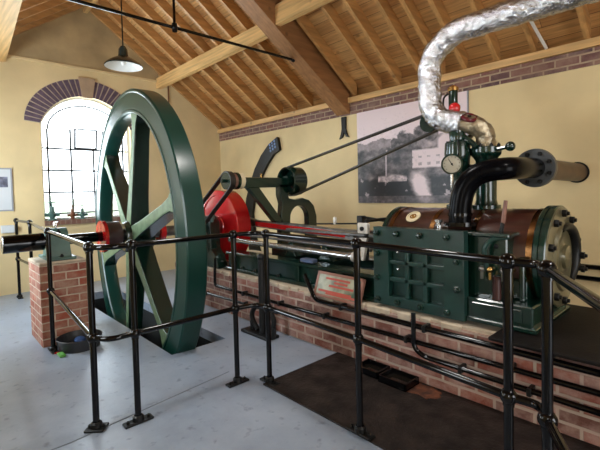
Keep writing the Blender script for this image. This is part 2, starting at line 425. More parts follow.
tag(w.build('wall_near', M['plaster'], origin=(XE, 0, 0), smooth=0), kind='structure')
for n_, (x0, x1) in enumerate(((-6.2, -4.7), (-2.8, -2.25), (.1, .6))):
    f = MB()
    for x in (x0 + .02, (x0 + x1) / 2, x1 - .02): f.box(x - .02, x + .02, YN - .16, YN - .12, .9, 2.35)
    for z in (.92, 1.62, 2.33): f.box(x0, x1, YN - .16, YN - .12, z - .02, z + .02)
    o = tag(f.build('window_%d' % (n_ + 2), M['bar'], smooth=0), kind='structure')
    MB().box(x0, x1, YN - .143, YN - .138, .9, 2.35).build('pane', M['glass'], o, smooth=0)

# brick band at the wall head, timber wall plate
b = MB().box(XG, XE, YL - .012, YL + .04, 2.43, 2.585)
tag(b.build('trim_1', M['band'], smooth=0), kind='structure')
b = MB().box(XG, XE, YL - .05, YL + .06, 2.587, 2.66)
tag(b.build('trim_2', M['beam'], smooth=0), kind='structure')
b = MB().box(XG, XG + .03, .97, 3.17, 3.395, 3.43)
tag(b.build('trim_3', M['plaster'], smooth=0), kind='structure')
MB().tube([(XG + .012, 3.37, 3.43), (XG + .012, 3.37, 2.2)], .011, 8).build('conduit', M['brown'], wfar)

# ceiling: boards on both slopes, every rafter
T = .165
c = MB()
for sgn in (1, -1):
    yo = YL + .3 if sgn > 0 else YN - .3
    z = lambda y: zu(y) + T
    c.add([(XG - .3, RY, z(RY)), (XE + .3, RY, z(RY)), (XE + .3, yo, z(yo)), (XG - .3, yo, z(yo)),
           (XG - .3, RY, z(RY) + .05), (XE + .3, RY, z(RY) + .05), (XE + .3, yo, z(yo) + .05), (XG - .3, yo, z(yo) + .05)],
          [(3, 2, 1, 0), (4, 5, 6, 7), (0, 1, 5, 4), (1, 2, 6, 5), (2, 3, 7, 6), (3, 0, 4, 7)])
ceiling = tag(c.build('ceiling', M['boards'], origin=(0, 0, 0), smooth=0), kind='structure')
rx = [-7.1, -6.74, -6.37, -5.96, -5.57, -5.19, -4.83, -4.47, -4.12, -3.62, -3.21, -2.91, -2.58, -2.33, -2.07, -1.73, -1.38, -.95, -.6, -.25, .1, .46, .82, 1.18, 1.54, 1.9, 2.26, 2.62, 2.95]
for sgn in (1, -1):
    ye = YL if sgn > 0 else YN
    for x in rx:
        h = .024
        r_ = MB(); vs = []
        for xx in (x - h, x + h):
            vs += [(xx, ye, zu(ye)), (xx, RY, zu(RY)), (xx, RY, zu(RY) + T), (xx, ye, zu(ye) + T)]
        r_.add(vs, [(0, 1, 2, 3), (7, 6, 5, 4), (0, 4, 5, 1), (1, 5, 6, 2), (2, 6, 7, 3), (3, 7, 4, 0)])
        r_.build('rafter', M['rafter'], ceiling, smooth=0)
MB().box(XG, XE, RY - .03, RY + .03, zu(RY) - .1, zu(RY) + .12).build('ridge_board', M['beam'], ceiling, smooth=0)
MB().tube([(-1.26, YL - .07, 2.66), (-1.38, YL - .07 - .75, 2.66 + .75 * SL)], .014, 8).build('white_conduit', M['white'], ceiling)

# purlins and truss
p = MB(); p.box(XG, -3.962, 3.15, 3.23, 3.285, 3.465)
tag(p.build('roof_purlin', M['beam'], smooth=0), 'pale pine purlin between the end wall and the truss above the flywheel', 'beam')
p = MB(); p.box(-3.718, XE, 3.11, 3.19, 3.33, zu(3.19) - .002)
tag(p.build('roof_purlin', M['beam'], smooth=0), 'pale pine purlin on the near side of the truss, at the top of the photo', 'beam')
p = MB(); A = Vector((XG, .93, 3.39)); B = Vector((-4.05, .70, 3.26)); d = B - A
vs = []
for q in (A, B):
    for dy, dz in ((0, 0), (-.12, -.07), (-.28, .02), (-.16, .12)): pass
vs = []
for q in (A, B):
    vs += [q + Vector((0, .06, .14)), q + Vector((0, .02, -.06)), q + Vector((0, -.16, -.10)), q + Vector((0, -.13, .0))]
p.add(vs, [(0, 1, 2, 3), (7, 6, 5, 4), (0, 4, 5, 1), (1, 5, 6, 2), (2, 6, 7, 3), (3, 7, 4, 0)])
tag(p.build('roof_purlin', M['beam'], smooth=0), 'pine purlin at the left edge, ending on the end wall left of the window', 'beam')

tr = thing('roof_truss', (-3.97, RY, 2.46), 'large timber roof truss with black tie rod across the middle of the room', 'roof truss')
for sgn in (1, -1):
    zl = lambda d: 2.44 + .665 * (RY - YN - d)      # underside
    vs = []
    for xx in (-3.96, -3.72):
        for d, up in ((RY - YN, 0), (0.0, 0), (0.0, 1), (RY - YN, 1)):
            y = RY + sgn * d; vs.append((xx, y, (zu(y) + T - .002) if up else zl(d)))
    q = MB(); q.add(vs, [(0, 1, 2, 3), (7, 6, 5, 4), (0, 4, 5, 1), (1, 5, 6, 2), (2, 6, 7, 3), (3, 7, 4, 0)])
    q.build('principal_rafter', M['truss'], tr, smooth=0)
MB().tube([(-3.885, .50, 3.05), (-3.885, 3.53, 3.05)], .016, 10).ball((-3.885, 3.53, 3.05), .03).build('tie_rod', M['black'], tr)
MB().tube([(-3.885, 1.93, 3.05), (-3.885, 1.93, 4.05)], .013, 10).build('king_rod', M['black'], tr)
MB().ball((-3.885, 1.93, 3.05), .032).lathe([(-.04, .026), (.04, .026)], (-3.885, 1.93, 3.05), (0, 0, 1), 12).build('rod_coupling', M['blackmat'], tr)

# forked iron wall tie beneath the truss
h_ = MB()
h_.prism([[(-3.87, 2.415), (-3.79, 2.415), (-3.795, 2.25), (-3.77, 2.16), (-3.735, 2.12), (-3.79, 2.135), (-3.825, 2.21), (-3.86, 2.13), (-3.915, 2.11), (-3.885, 2.17), (-3.865, 2.25)]],
         lambda a, b: (a, YL - .03, b), lambda a, b: (a, YL, b))
tag(h_.build('wall_anchor', M['blackmat'], smooth=0), 'black forked iron wall anchor below the truss end', 'iron bracket')

# ------------------------------------------------------------------ gable window
wt = MB()
t_ = .02
xo = XG - .12
bars = MB()
def vbar(y, z0, z1, r=.012): bars.box(xo - .012, xo + .012, y - r, y + r, z0, z1)
def hbar(z, y0, y1, r=.012): bars.box(xo - .012, xo + .012, y0, y1, z - r, z + r)
ztop = lambda y: WCZ + math.sqrt(max(WR ** 2 - (y - WC) ** 2, 0))
for y in (1.44, 1.76, 2.09, 2.25, 2.56): vbar(y, WS, 2.44 if y in (1.44, 2.56) else (2.13 if y == 2.09 else 2.46))
for z in (1.13, 1.46, 1.80, 2.14): hbar(z, WC - WH, WC + WH)
ring = [(WC + .55 * math.sin(t), 2.44 + .40 * math.cos(t)) for t in [(-PI / 2) + PI * k / 20 for k in range(21)]]
bars.tube([(xo, y, z) for y, z in ring], .012, 6)
for t in (-.75, 0, .75):
    y, z = WC + .55 * math.sin(t), 2.44 + .4 * math.cos(t)
    bars.tube([(xo, y, z), (xo, WC + .66 * math.sin(t) * 1.0, min(ztop(WC + .66 * math.sin(t)), z + .13))], .008, 6)
for t in (-.8, .8): bars.tube([(xo, WC + .55 * math.sin(t), 2.44 + .4 * math.cos(t)), (xo, WC + .2 * math.sin(t), 2.5)], .008, 6)
fr = MB()
outer = [(WC - WH, WS), (WC + WH, WS)] + arc
inn = [(WC - WH + .03, WS + .03), (WC + WH - .03, WS + .03)] + [(WC + (WR - .03) * math.sin(a0 * .985 - 2 * a0 * .985 * k / 24), WCZ + (WR - .03) * math.cos(a0 * .985 - 2 * a0 * .985 * k / 24)) for k in range(25)]
fr.prism([outer, inn], lambda a, b: (xo + .02, a, b), lambda a, b: (xo - .02, a, b))
win = tag(fr.build('window_1', M['white'], smooth=0), kind='structure')
bars.build('glazing_bar', M['bar'], win, smooth=30)
cs = MB()      # the small opening casement, tilted in
Mc = Matrix.Translation((xo + .03, 1.97, 2.15)) @ Matrix.Rotation(R(9), 4, 'Y')
for (y0, y1, z0, z1) in ((-.17, -.145, 0, .32), (.145, .17, 0, .32), (-.17, .17, 0, .022), (-.17, .17, .30, .32)): cs.box(-.012, .012, y0, y1, z0, z1, m=Mc)
cs.build('casement', M['bar'], win, smooth=0)
pn = MB(); pn.prism([inn], lambda a, b: (xo + .002, a, b), lambda a, b: (xo - .002, a, b)); pn.build('pane', M['glass'], win, smooth=0)
# brick arch with keystone
ar = MB(); mo = MB()
RO = .27
NB = 30
asp = math.asin(min(1, WH / WR))
cz2 = 2.50 - .08
def ringpt(t, k):   # t in -1..1, k 0 inner / 1 outer
    a = t * asp
    yi, zi = WC + WR * math.sin(a), WCZ + WR * math.cos(a)
    ao = t * PI / 2 * .985
    yo_, zo_ = WC + .87 * math.sin(ao), 2.50 + .745 * math.cos(ao)
    return (yi + (yo_ - yi) * k, zi + (zo_ - zi) * k)
for i in range(NB):
    t0_, t1_ = -1 + 2 * i / NB + .008, -1 + 2 * (i + 1) / NB - .008
    if i in (14, 15): continue
    a_, b_, c_, d_ = ringpt(t0_, .01), ringpt(t0_, .98), ringpt(t1_, .98), ringpt(t1_, .01)
    ar.prism([[a_, b_, c_, d_]], lambda a, b: (XG + .012, a, b), lambda a, b: (XG - .05, a, b))
arch = tag(ar.build('trim_4', M['voussoir'], smooth=0), kind='structure')
lo = [ringpt(-1 + 2 * k / 30, 0.0) for k in range(31)] + [ringpt(1 - 2 * k / 30, 1) for k in range(31)]
mo.prism([lo], lambda a, b: (XG + .006, a, b), lambda a, b: (XG - .05, a, b)); mo.build('arch_mortar', M['mortar'], arch, smooth=0)
ks = MB(); ks.prism([[(WC - .075, 2.955), (WC + .075, 2.955), (WC + .125, 3.27), (WC - .125, 3.27)]], lambda a, b: (XG + .03, a, b), lambda a, b: (XG - .05, a, b)); ks.build('keystone', M['keystone'], arch, smooth=0)
sl = MB().box(XG - .1, XG + .04, WC - WH, WC + WH, .955, WS)
tag(sl.build('trim_5', brick('sill_brick', srgb(120, 66, 54), srgb(96, 54, 48), srgb(150, 130, 110), w=.075, h=.12), smooth=0), kind='structure')
# small castings on the sill
def sill_valve(y, label, m, s=1.):
    e = thing('valve_casting', (XG - .01, y, WS), label, 'valve')
    b = MB(); x = XG - .01
    b.lathe([(0, .05 * s), (.02 * s, .05 * s), (.03 * s, .03 * s), (.09 * s, .055 * s), (.13 * s, .03 * s), (.19 * s, .028 * s), (.2 * s, 0)], (x, y, WS), (0, 0, 1), 16)
    b.tube([(x, y - .09 * s, WS + .08 * s), (x, y + .09 * s, WS + .08 * s)], .026 * s, 12)
    b.build('body', M[m], e)
    w_ = MB(); w_.tube([(x, y, WS + .19 * s), (x, y, WS + .26 * s)], .008 * s, 8)
    w_.tube([(x + .05 * s * math.cos(t), y + .05 * s * math.sin(t), WS + .25 * s) for t in [2 * PI * k / 16 for k in range(17)]], .007 * s, 6)
    w_.build('handwheel', M[m], e)
sill_valve(1.44, 'greenish cast valve standing at the left end of the window sill', 'teal', 1.1)
sill_valve(1.72, 'brown cast valve standing in the middle of the window sill', 'brown', .85)
sill_valve(1.86, 'teal cast valve standing on the sill closest to the flywheel', 'teal', .85)

# outside: pale yard and hedge
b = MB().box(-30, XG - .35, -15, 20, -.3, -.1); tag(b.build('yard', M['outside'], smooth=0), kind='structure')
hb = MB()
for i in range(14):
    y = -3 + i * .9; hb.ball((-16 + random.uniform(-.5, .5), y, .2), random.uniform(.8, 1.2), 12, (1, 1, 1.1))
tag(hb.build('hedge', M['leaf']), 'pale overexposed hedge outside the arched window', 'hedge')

# poster on end wall
ps = thing('wall_poster', (XG, .75, 1.2), 'small framed notice with a picture on the end wall at the left edge', 'poster')
MB().box(XG, XG + .02, .48, .955, 1.2, 1.815).build('frame', M['frame'], ps, smooth=0)
MB().box(XG + .02, XG + .022, .50, .935, 1.22, 1.795).build('paper', M['paper'], ps, smooth=0)
MB().box(XG + .022, XG + .0235, .53, .90, 1.54, 1.69).build('picture', paint('poster_photo', srgb(120, 122, 140), .5, var=.6, scale=12), ps, smooth=0)
eb = thing('switch_box', (XG, .87, .9), 'small pale grey electrical box on the end wall left of the window', 'electrical box')
MB().box(XG, XG + .07, .79, .95, .89, 1.0, bev=.008).build('body', M['paper'], eb)
MB().box(XG, XG + .05, .955, .985, .91, .98).build('socket', M['blackmat'], eb)

# ------------------------------------------------------------------ pendant lamp
lp = thing('pendant_lamp', (-5.5, 2.0, 3.05), 'dark enamel pendant lamp hanging from the roof in front of the end wall', 'lamp')
s_ = MB(); s_.lathe([(0, .235), (.012, .235), (.05, .20), (.095, .13), (.125, .068), (.15, .06), (.22, .055), (.26, .03), (.27, 0)], (-5.5, 2.0, 3.065), (0, 0, 1), 36)
s_.build('lamp_shade', M['shade'], lp)
s_ = MB(); s_.lathe([(.001, .23), (.045, .19), (.09, .12), (.115, .055), (.12, 0)], (-5.5, 2.0, 3.06), (0, 0, 1), 36); s_.build('reflector', M['white'], lp)
MB().ball((-5.5, 2.0, 3.115), .035).build('bulb', M['white'], lp)
MB().tube([(-5.5, 2.0, 3.33), (-5.5, 2.0, zu(RY) - .08)], .009, 8).build('cable', M['blackmat'], lp)

for lx in (-2.2, .6):  # extra lamps out of view, added to give the flywheel its highlight
    l2 = copy_tree(lp); l2.location = (lx, 2.0, 3.05); l2['label'] = 'added dark enamel pendant lamp, out of view, hanging from the ridge %s' % ('near the truss, above the picture frame' if lx < 0 else 'over the near end of the room')
# ------------------------------------------------------------------ large wall photograph (monochrome village view)
NX, NY = 132, 108
PX0, PX1, PZ0, PZ1 = -3.59, -2.05, 1.20, 2.43
def nn(x, y, s, o=0): return noise.noise(Vector((x * s + o, y * s, o * 1.7)))
def fb(x, y, sc, o=0): return nn(x, y, sc, o) + .5 * nn(x, y, sc * 2.1, o + 3) + .28 * nn(x, y, sc * 4.3, o + 5)
def mixf(a, b, t): t = max(0, min(1, t)); return a + (b - a) * t
def picture(u, v):      # u 0..1 left-right, v 0..1 bottom-top
    g_ = .83 - .20 * (1 - v) + .04 * fb(u, v, 4)
    sky = .66 + .03 * fb(u, .3, 6, 3)
    if v < sky: g_ = .50 + .10 * fb(u, v, 12)
    for cx_, cy_, r in ((.40, .60, .07), (.47, .66, .07), (.54, .62, .08), (.62, .70, .07), (.69, .76, .075), (.72, .66, .08), (.33, .55, .05), (.26, .53, .04), (.16, .55, .04), (.66, .86, .04), (.9, .62, .08)):
        d_ = math.hypot((u - cx_) * 1.25, v - cy_) + .025 * fb(u, v, 18, cx_ * 9)
        g_ = mixf(g_, .34 + .16 * fb(u, v, 22), (r - d_) * 60)
    t = (.57 + .03 * fb(u, .9, 8, 2) - v) * 40
    g_ = mixf(g_, .33 + .18 * fb(u, v, 11, 4), t)
    if .55 < u < .97 and .34 < v < .53:       # long pale house behind the trees
        h_ = .76 + .08 * fb(u, v, 16)
        if (.37 < v < .395 or .44 < v < .465) and (u * 13 + .3 * v) % 1 < .4: h_ = .58 + .1 * fb(u, v, 30)
        g_ = mixf(g_, h_, 1 if .35 < v < .52 else .6)
    d_ = math.hypot((u - .84) * 1.1, (v - .56) * .85); g_ = mixf(g_, .80 + .08 * fb(u, v, 15), (.085 - d_ + .01 * fb(u, v, 12)) * 60)
    if abs(u - .305 - .04 * max(0, v - .48)) < .007 and .24 < v < .56: g_ = .62
    if .22 < u < .50: g_ = mixf(g_, .60 + .22 * fb(u, v, 24), (.045 - abs(v - .25 - .03 * nn(u, 0, 9))) * 45)
    if v < .30:
        q = fb(u, v, 15, 7)
        g_ = mixf(g_, .17 + .12 * q + (.30 if q > .55 else 0), (.27 + .03 * nn(u, 0, 12) - v) * 30 if abs(v - .25) > .03 or not .22 < u < .5 else 0)
    d_ = math.hypot((u - .62 + .30 * (v - .18)) * 1.1, (v - .17) * .55) + .03 * fb(u, v, 9, 5)
    g_ = mixf(g_, .80, (.115 - d_) * 14)
    d_ = math.hypot(u - .93, (v - .1) * 1.2) + .015 * fb(u, v, 18, 8); g_ = mixf(g_, .74, (.05 - d_) * 40)
    if v < .07: g_ = mixf(g_, .40 + .08 * fb(u, v, 20), .7)
    g_ += .05 * fb(u, v, 34, 11) + .05 * nn(u, v, 80, 12); g_ = .47 + (g_ - .46) * 1.38
    if u > .5: g_ += .10 * min(1, (u - .5) * 3) * (1 if v > .28 else .3)
    g_ = max(.08, min(.9, g_)); l = g_ ** 2.05
    return (l * 1.0, l * .81, l * .83, 1)
me = bpy.data.meshes.new('print'); vs = []; fs = []; cols = []
yq = YL - .022
for j in range(NY + 1):
    for i in range(NX + 1): vs.append((PX0 + (PX1 - PX0) * i / NX, yq, PZ0 + (PZ1 - PZ0) * j / NY))
for j in range(NY):
    for i in range(NX):
        o_ = j * (NX + 1) + i; fs.append((o_, o_ + 1, o_ + NX + 2, o_ + NX + 1)); cols.append(picture((i + .5) / NX, (j + .5) / NY))
pc = thing('wall_photograph', ((PX0 + PX1) / 2, YL - .01, PZ0), 'large sepia photograph of a village and trees on the long wall', 'picture')
me.from_pydata([tuple(Vector(v) - pc.location) for v in vs], [], fs)
ca = me.color_attributes.new('print', 'FLOAT_COLOR', 'CORNER')
for p_ in me.polygons:
    for li in p_.loop_indices: ca.data[li].color = cols[p_.index]
me.materials.append(M['print']); po = bpy.data.objects.new('print', me); COL.objects.link(po); po.parent = pc
MB().box(PX0, PX1 + .012, YL - .02, YL, PZ0, PZ1).build('backing_board', M['frame'], pc, smooth=0)

# curved iron segment on the wall
cv = thing('curved_wheel_segment', (-5.95, YL - .05, .003), 'curved black iron wheel segment with a blue chequered end on the long wall', 'wheel segment')
outp = [(-5.27, 2.30), (-5.50, 2.20), (-5.72, 2.03), (-5.92, 1.80), (-6.08, 1.53), (-6.20, 1.28), (-6.26, 1.0), (-6.24, .6), (-6.14, .3), (-6.0, .003)]
inp = [(-5.68, .003), (-5.84, .3), (-5.98, .6), (-6.03, 1.0), (-5.98, 1.2), (-5.86, 1.45), (-5.72, 1.68), (-5.56, 1.86), (-5.38, 2.02), (-5.22, 2.08)]
q = MB(); q.prism([outp + inp], lambda a, b: (a, YL - .06, b), lambda a, b: (a, YL - .005, b)); q.build('rim_segment', M['blackmat'], cv, smooth=0)
for k in range(3):
    for j in range(3):
        cx_, cz_ = -5.34 - k * .062 + j * .012, 2.24 - j * .052 - k * .026
        MB().lathe([(0, .022), (.006, .022), (.006, 0)], (cx_, YL - .06, cz_), (0, -1, 0), 8).build('blue_dot', M['gridblue'], cv)

# black pipes low on the long wall at the right
for z, n_ in ((.63, 'upper'), (.525, 'lower')):
    q = MB(); q.tube([(-1.15, YL - .05, z), (XE - .1, YL - .05, z)], .022, 10)
    for x in (-1.1, .2, 1.5, 2.7): q.box(x - .015, x + .015, YL - .05, YL, z - .01, z + .01)
    tag(q.build('wall_pipe', M['black']), '%s of the two black pipes along the long wall right of the cylinder' % n_, 'pipe')

# ------------------------------------------------------------------ masonry
PY = 2.52; PT = .47
b = MB().box(-5.3, .6, PY, 3.46, 0, PT - .02); b.box(-5.3, -2.2, 3.46, 3.82, 0, PT - .02); b.mat(1); b.box(-5.3, -.90, PY + .012, 3.46, PT - .02, PT); b.box(-5.3, -2.2, 3.46, 3.82, PT - .02, PT)
for k in range(26):
    x = -5.25 + k * .17 + random.uniform(-.04, .04)
    if x > -1.2: break
    b.box(x, x + random.uniform(.08, .16), PY - .004, PY + .05, PT - .03 - random.uniform(0, .03), PT + .004, bev=.008)
tag(b.build('engine_plinth', [M['brick'], M['mortar']], smooth=0), 'low red brick plinth carrying the steam engine along the long wall', 'brick plinth')
b = MB().box(-4.84, -4.32, .75, 1.14, 0, .75); b.mat(1); b.box(-4.845, -4.315, .745, 1.145, .75, .775, bev=.01)
tag(b.build('bearing_pier', [M['pierbrick'], M['mortar']], smooth=0), 'square red brick pier under the left end of the crankshaft', 'brick pier')
b = MB().box(-1.0, 1.2, 2.39, 3.46, .472, .495, bev=.006)
tag(b.build('rubber_sheet', M['slab']), 'black rubber sheet covering the brick plinth at the right edge', 'sheet')
b = MB(); b.box(-2.30, 1.6, 1.72, 2.515, .001, .012, bev=.003)
tag(b.build('rubber_mat', M['mat']), 'dark oil-stained mat on the floor between railing and brick plinth', 'mat')
b = MB()
pts = []
for i in range(26):
    a = 2 * PI * i / 26; rr = 1 + .6 * noise.noise(Vector((math.cos(a) * 3, math.sin(a) * 3, 3)))
    pts.append((-1.50 + .19 * rr * math.cos(a), 2.41 + .085 * rr * math.sin(a)))
b.prism([pts], lambda a, c_: (a, c_, .0125), lambda a, c_: (a, c_, .0145))
tag(b.build('rust_stain', M['rust'], smooth=0), 'orange rust dust spilt on the dark mat beside the drip trays', 'rust', kind='stuff')

# drip trays
def tray(x0, x1, y0, y1, label):
    e = thing('drip_tray', ((x0 + x1) / 2, (y0 + y1) / 2, .012), label, 'tray', 'black drip trays at the plinth foot')
    t = MB(); z0 = .013; t.box(x0, x1, y0, y1, z0, z0 + .008)
    for (a, b_, c_, d_) in ((x0, x1, y0, y0 + .012), (x0, x1, y1 - .012, y1), (x0, x0 + .012, y0, y1), (x1 - .012, x1, y0, y1)): t.box(a, b_, c_, d_, z0, z0 + .05, bev=.003)
    t.build('tray_body', M['black'], e); MB().box(x0 + .012, x1 - .012, y0 + .012, y1 - .012, z0 + .008, z0 + .016).build('waste_oil', paint('waste_oil', (.01, .008, .006, 1), .08), e, smooth=0)
tray(-1.96, -1.755, 2.33, 2.49, 'black drip tray on the mat, the left one of two by the brick plinth')
tray(-1.735, -1.51, 2.31, 2.48, 'black drip tray on the mat, the right one next to the rust stain')

# rubber bowl and green item by the pier
e = thing('rubber_bowl', (-4.1, 1.0, 0), 'round black rubber bowl on the floor against the brick pier', 'bowl')
q = MB(); q.lathe([(0, 0), (0, .165), (.10, .19), (.105, .182), (.02, .155), (.018, 0)], (-4.1, 1.0, .001), (0, 0, 1), 32); q.build('bowl', M['rubber'], e)
q = MB(); q.ball((-4.17, 1.02, .045), .05, 12, (1.2, 1, .6)); q.build('blue_cloth', paint('blue_cloth', srgb(50, 80, 130), .8), e)
b = MB(); b.box(-4.04, -3.93, .80, .85, .001, .02, bev=.006, m=None); b.ball((-3.96, .83, .018), .022, 10, (1.8, .8, .6))
tag(b.build('toy_scrap', M['greentoy']), 'small bright green object lying on the floor in front of the rubber bowl', 'object')
b = MB().box(-4.14, -4.06, .79, .83, .001, .015, bev=.005)
tag(b.build('rag', M['red']), 'small red scrap lying on the floor beside the green object', 'rag')

# ------------------------------------------------------------------ railing
RT, RM = 1.075, .545
rail = thing('safety_railing', (-2.3, 1.79, 0), 'glossy black tubular safety railing with ball joints around flywheel and engine', 'railing')
P_ = {'a': (-4.16, .80), 'b': (-2.565, .695), 'c': (-2.46, .90), 'd': (-2.452, 1.609), 'e': (-2.295, 1.78), 'f': (-1.431, 1.735), 'g': (-.612, 1.65), 'h': (-.455, 1.575), 'i': (.05, .70), 'g1': (-6.77, .93), 'g2': (-5.99, .96)}
pdir = {'a': (1, 0), 'b': (0.6, .7), 'c': (0, 1), 'd': (0, 1), 'e': (1, 0), 'f': (1, 0), 'g': (1, 0), 'h': (.5, -.85), 'i': (.5, -.85), 'g1': (1, 0), 'g2': (1, 0)}
def jball(mb, x, y, z):
    mb.ball((x, y, z), .033, 16); mb.lathe([(-.037, .0215), (.026, .0215)], (x, y, z), (0, 0, 1), 14)
for k, (x, y) in P_.items():
    q = MB(); q.tube([(x, y, .01), (x, y, RT)], .0185, 14); po = q.build('post', M['black'], rail)
    po_base = MB(); dx, dy = pdir[k]; ang = math.atan2(dy, dx); mm = Matrix.Translation((x, y, .013 if k in 'efghi' and k != 'e' else .001)) @ Matrix.Rotation(ang, 4, 'Z')
    L_ = .085 if k != 'b' else .055
    po_base.box(-L_, L_, -.03 if k != 'b' else -.045, .03 if k != 'b' else .045, 0, .014, bev=.003, m=mm)
    po_base.lathe([(0, .034), (.025, .032), (.035, .022)], mm @ Vector((0, 0, .012)), (0, 0, 1), 14)
    for s in (-1, 1): hexnut(po_base, mm @ Vector((s * L_ * .72, 0, .014)), (0, 0, 1), .011, .01)
    po_base.build('base_plate', M['blackmat'], po)
    for z in (RT, RM):
        jb = MB(); jball(jb, x, y, z); jb.build('ball_joint', M['black'], po)
def run(keys, z, name, rr=.0165, ext=None):
    pts = [(P_[k][0], P_[k][1], z) for k in keys]
    q = MB(); q.tube(pts, rr, 14); q.build(name, M['black'], rail)
for z, nm in ((RT, 'top_rail'), (RM, 'middle_rail')):
    for pr in ('ab', 'cd', 'ef', 'fg', 'hi'): run(pr, z, nm)
    q = MB(); q.tube(fillet([(-6.77, .93, z), (-5.99, .96, z)], .1), .0165, 12); q.build(nm, M['black'], rail)
    for (a, b_, mid) in (('b', 'c', (-2.45, .755)), ('d', 'e', (-2.42, 1.77)), ('g', 'h', (-.50, 1.66))):
        A = (*P_[a], z); B = (*P_[b_], z); q = MB(); q.tube(fillet([A, (*mid, z), B], .12, 10), .0165, 12); q.build(nm, M['black'], rail)
q = MB(); q.tube([(-5.99, .96, RT), (-4.16, .80, RT)], .0165, 12); q.build('top_rail', M['black'], rail)
q = MB(); q.tube([(-5.99, .96, RM), (-4.845, .875, RM)], .0165, 12); q.build('middle_rail', M['black'], rail)

# ------------------------------------------------------------------ flywheel and crankshaft
SX, SZ = -4.58, .95
FY0, FY1 = 1.645, 1.825; FR = 1.58
FZ = .925; WXC = -4.562
fw = thing('flywheel', (WXC, (FY0 + FY1) / 2, FZ), 'huge dark green spoked flywheel turning in a floor pit', 'flywheel')
Rz = lambda p, a: p
ym = (FY0 + FY1) / 2; hw = (FY1 - FY0) / 2
rimp = [(-hw, FR - .012), (-hw + .012, FR), (hw - .012, FR), (hw, FR - .012), (hw, FR - .20), (hw - .02, FR - .245), (.05, FR - .26), (-.05, FR - .26), (-hw + .012, FR - .25), (-hw, FR - .238), (-hw, FR - .215), (-hw + .006, FR - .208), (-hw + .006, FR - .04), (-hw, FR - .03)]
q = MB(); q.lathe(rimp, (WXC, ym, FZ), (0, 1, 0), 128, closed=True); q.build('rim', M['greenlt'], fw, smooth=22)
q = MB(); q.lathe([(-.15, .085), (-.15, .15), (-.13, .165), (-.05, .19), (.05, .19), (.13, .165), (.15, .15), (.15, .085)], (WXC, ym, FZ), (0, 1, 0), 40); q.build('hub', M['green'], fw)
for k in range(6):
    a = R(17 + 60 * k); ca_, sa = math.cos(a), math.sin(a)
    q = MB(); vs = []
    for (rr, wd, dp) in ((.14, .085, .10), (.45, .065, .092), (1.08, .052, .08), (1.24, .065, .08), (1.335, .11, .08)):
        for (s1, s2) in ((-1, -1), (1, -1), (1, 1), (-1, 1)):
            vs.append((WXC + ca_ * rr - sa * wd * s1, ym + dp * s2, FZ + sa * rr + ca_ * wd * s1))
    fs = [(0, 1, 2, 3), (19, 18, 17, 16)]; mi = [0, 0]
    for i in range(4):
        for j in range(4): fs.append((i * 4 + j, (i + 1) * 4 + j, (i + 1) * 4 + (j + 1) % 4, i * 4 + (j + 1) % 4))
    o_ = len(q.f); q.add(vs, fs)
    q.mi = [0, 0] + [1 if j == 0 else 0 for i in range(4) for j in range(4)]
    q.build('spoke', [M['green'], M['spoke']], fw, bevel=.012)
fw.rotation_euler = (0, 0, R(-4.3))

cs_ = thing('crankshaft', (SX, .51, SZ), 'horizontal black crankshaft resting on brick pier and passing through the flywheel', 'crankshaft')
q = MB(); q.lathe([(0, 0), (0, .075), (.008, .083), (.33, .083), (.33, .05), (1.0, .05), (1.0, 0)], (SX, .51, SZ), (0, 1, 0), 32); q.build('outer_shaft', M['black'], cs_)
MB().lathe([(0, .0), (-.004, .07), (0, .08)], (SX, .512, SZ), (0, 1, 0), 24).build('end_cap', M['steel'], cs_)
q = MB(); q.lathe([(0, .06), (2.5 - 1.40, .06), (2.5 - 1.40, 0)], (SX, 1.40, SZ), (0, 1, 0), 28); q.build('inner_shaft', M['steeldark'], cs_)
q = MB(); q.lathe([(0, .05), (0, .165), (.02, .165), (.02, .15), (.17, .15), (.17, .05)], (SX, 1.37, SZ), (0, 1, 0), 36); q.build('collar', paint('brown_collar', (.05, .025, .026, 1), .3), cs_)
q = MB(); q.lathe([(0, .06), (-.006, .168), (.03, .168), (.03, .166)], (SX, 1.365, SZ), (0, 1, 0), 36); q.build('collar_ring', M['red'], cs_)
q = MB(); q.lathe([(0, .06), (0, .11), (.06, .11), (.06, .06)], (SX, 1.98, SZ), (0, 1, 0), 30); q.build('red_boss', M['red'], cs_)
q = MB(); q.lathe([(0, .06), (0, .10), (.01, .11), (.08, .11), (.09, .10), (.09, .06)], (SX, 2.365, SZ), (0, 1, 0), 30); q.build('belt_pulley', M['green'], cs_)

# outboard bearing on the pier
bp = thing('pedestal_bearing', (SX, .95, .775), 'green pedestal bearing on top of the brick pier holding the crankshaft', 'bearing')
q = MB(); q.box(SX - .22, SX + .22, .83, 1.07, .776, .805, bev=.006)
q.prism([[(SX - .17, .80), (SX + .17, .80), (SX + .13, .88), (SX + .115, .95), (SX - .115, .95), (SX - .13, .88)]], lambda a, b: (a, .86, b), lambda a, b: (a, 1.04, b)); q.build('pedestal', M['teal'], bp)
q = MB(); cap = [(SX + .115 * math.cos(t), .95 + .125 * math.sin(t)) for t in [PI * k / 16 for k in range(17)]]
q.prism([cap], lambda a, b: (a, .865, b), lambda a, b: (a, 1.035, b)); q.build('bearing_cap', M['teal'], bp)
for s in (-1, 1):
    bolt((SX + s * .10, .95, 1.02), (0, 0, 1), bp, .016, .03); bolt((SX + s * .19, .95, .805), (0, 0, 1), bp, .016, .02)
MB().lathe([(0, .012), (.02, .012), (.025, .022), (.06, .022), (.065, 0)], (SX, .95, 1.07), (0, 0, 1), 14).build('oil_cup', M['steel'], bp)
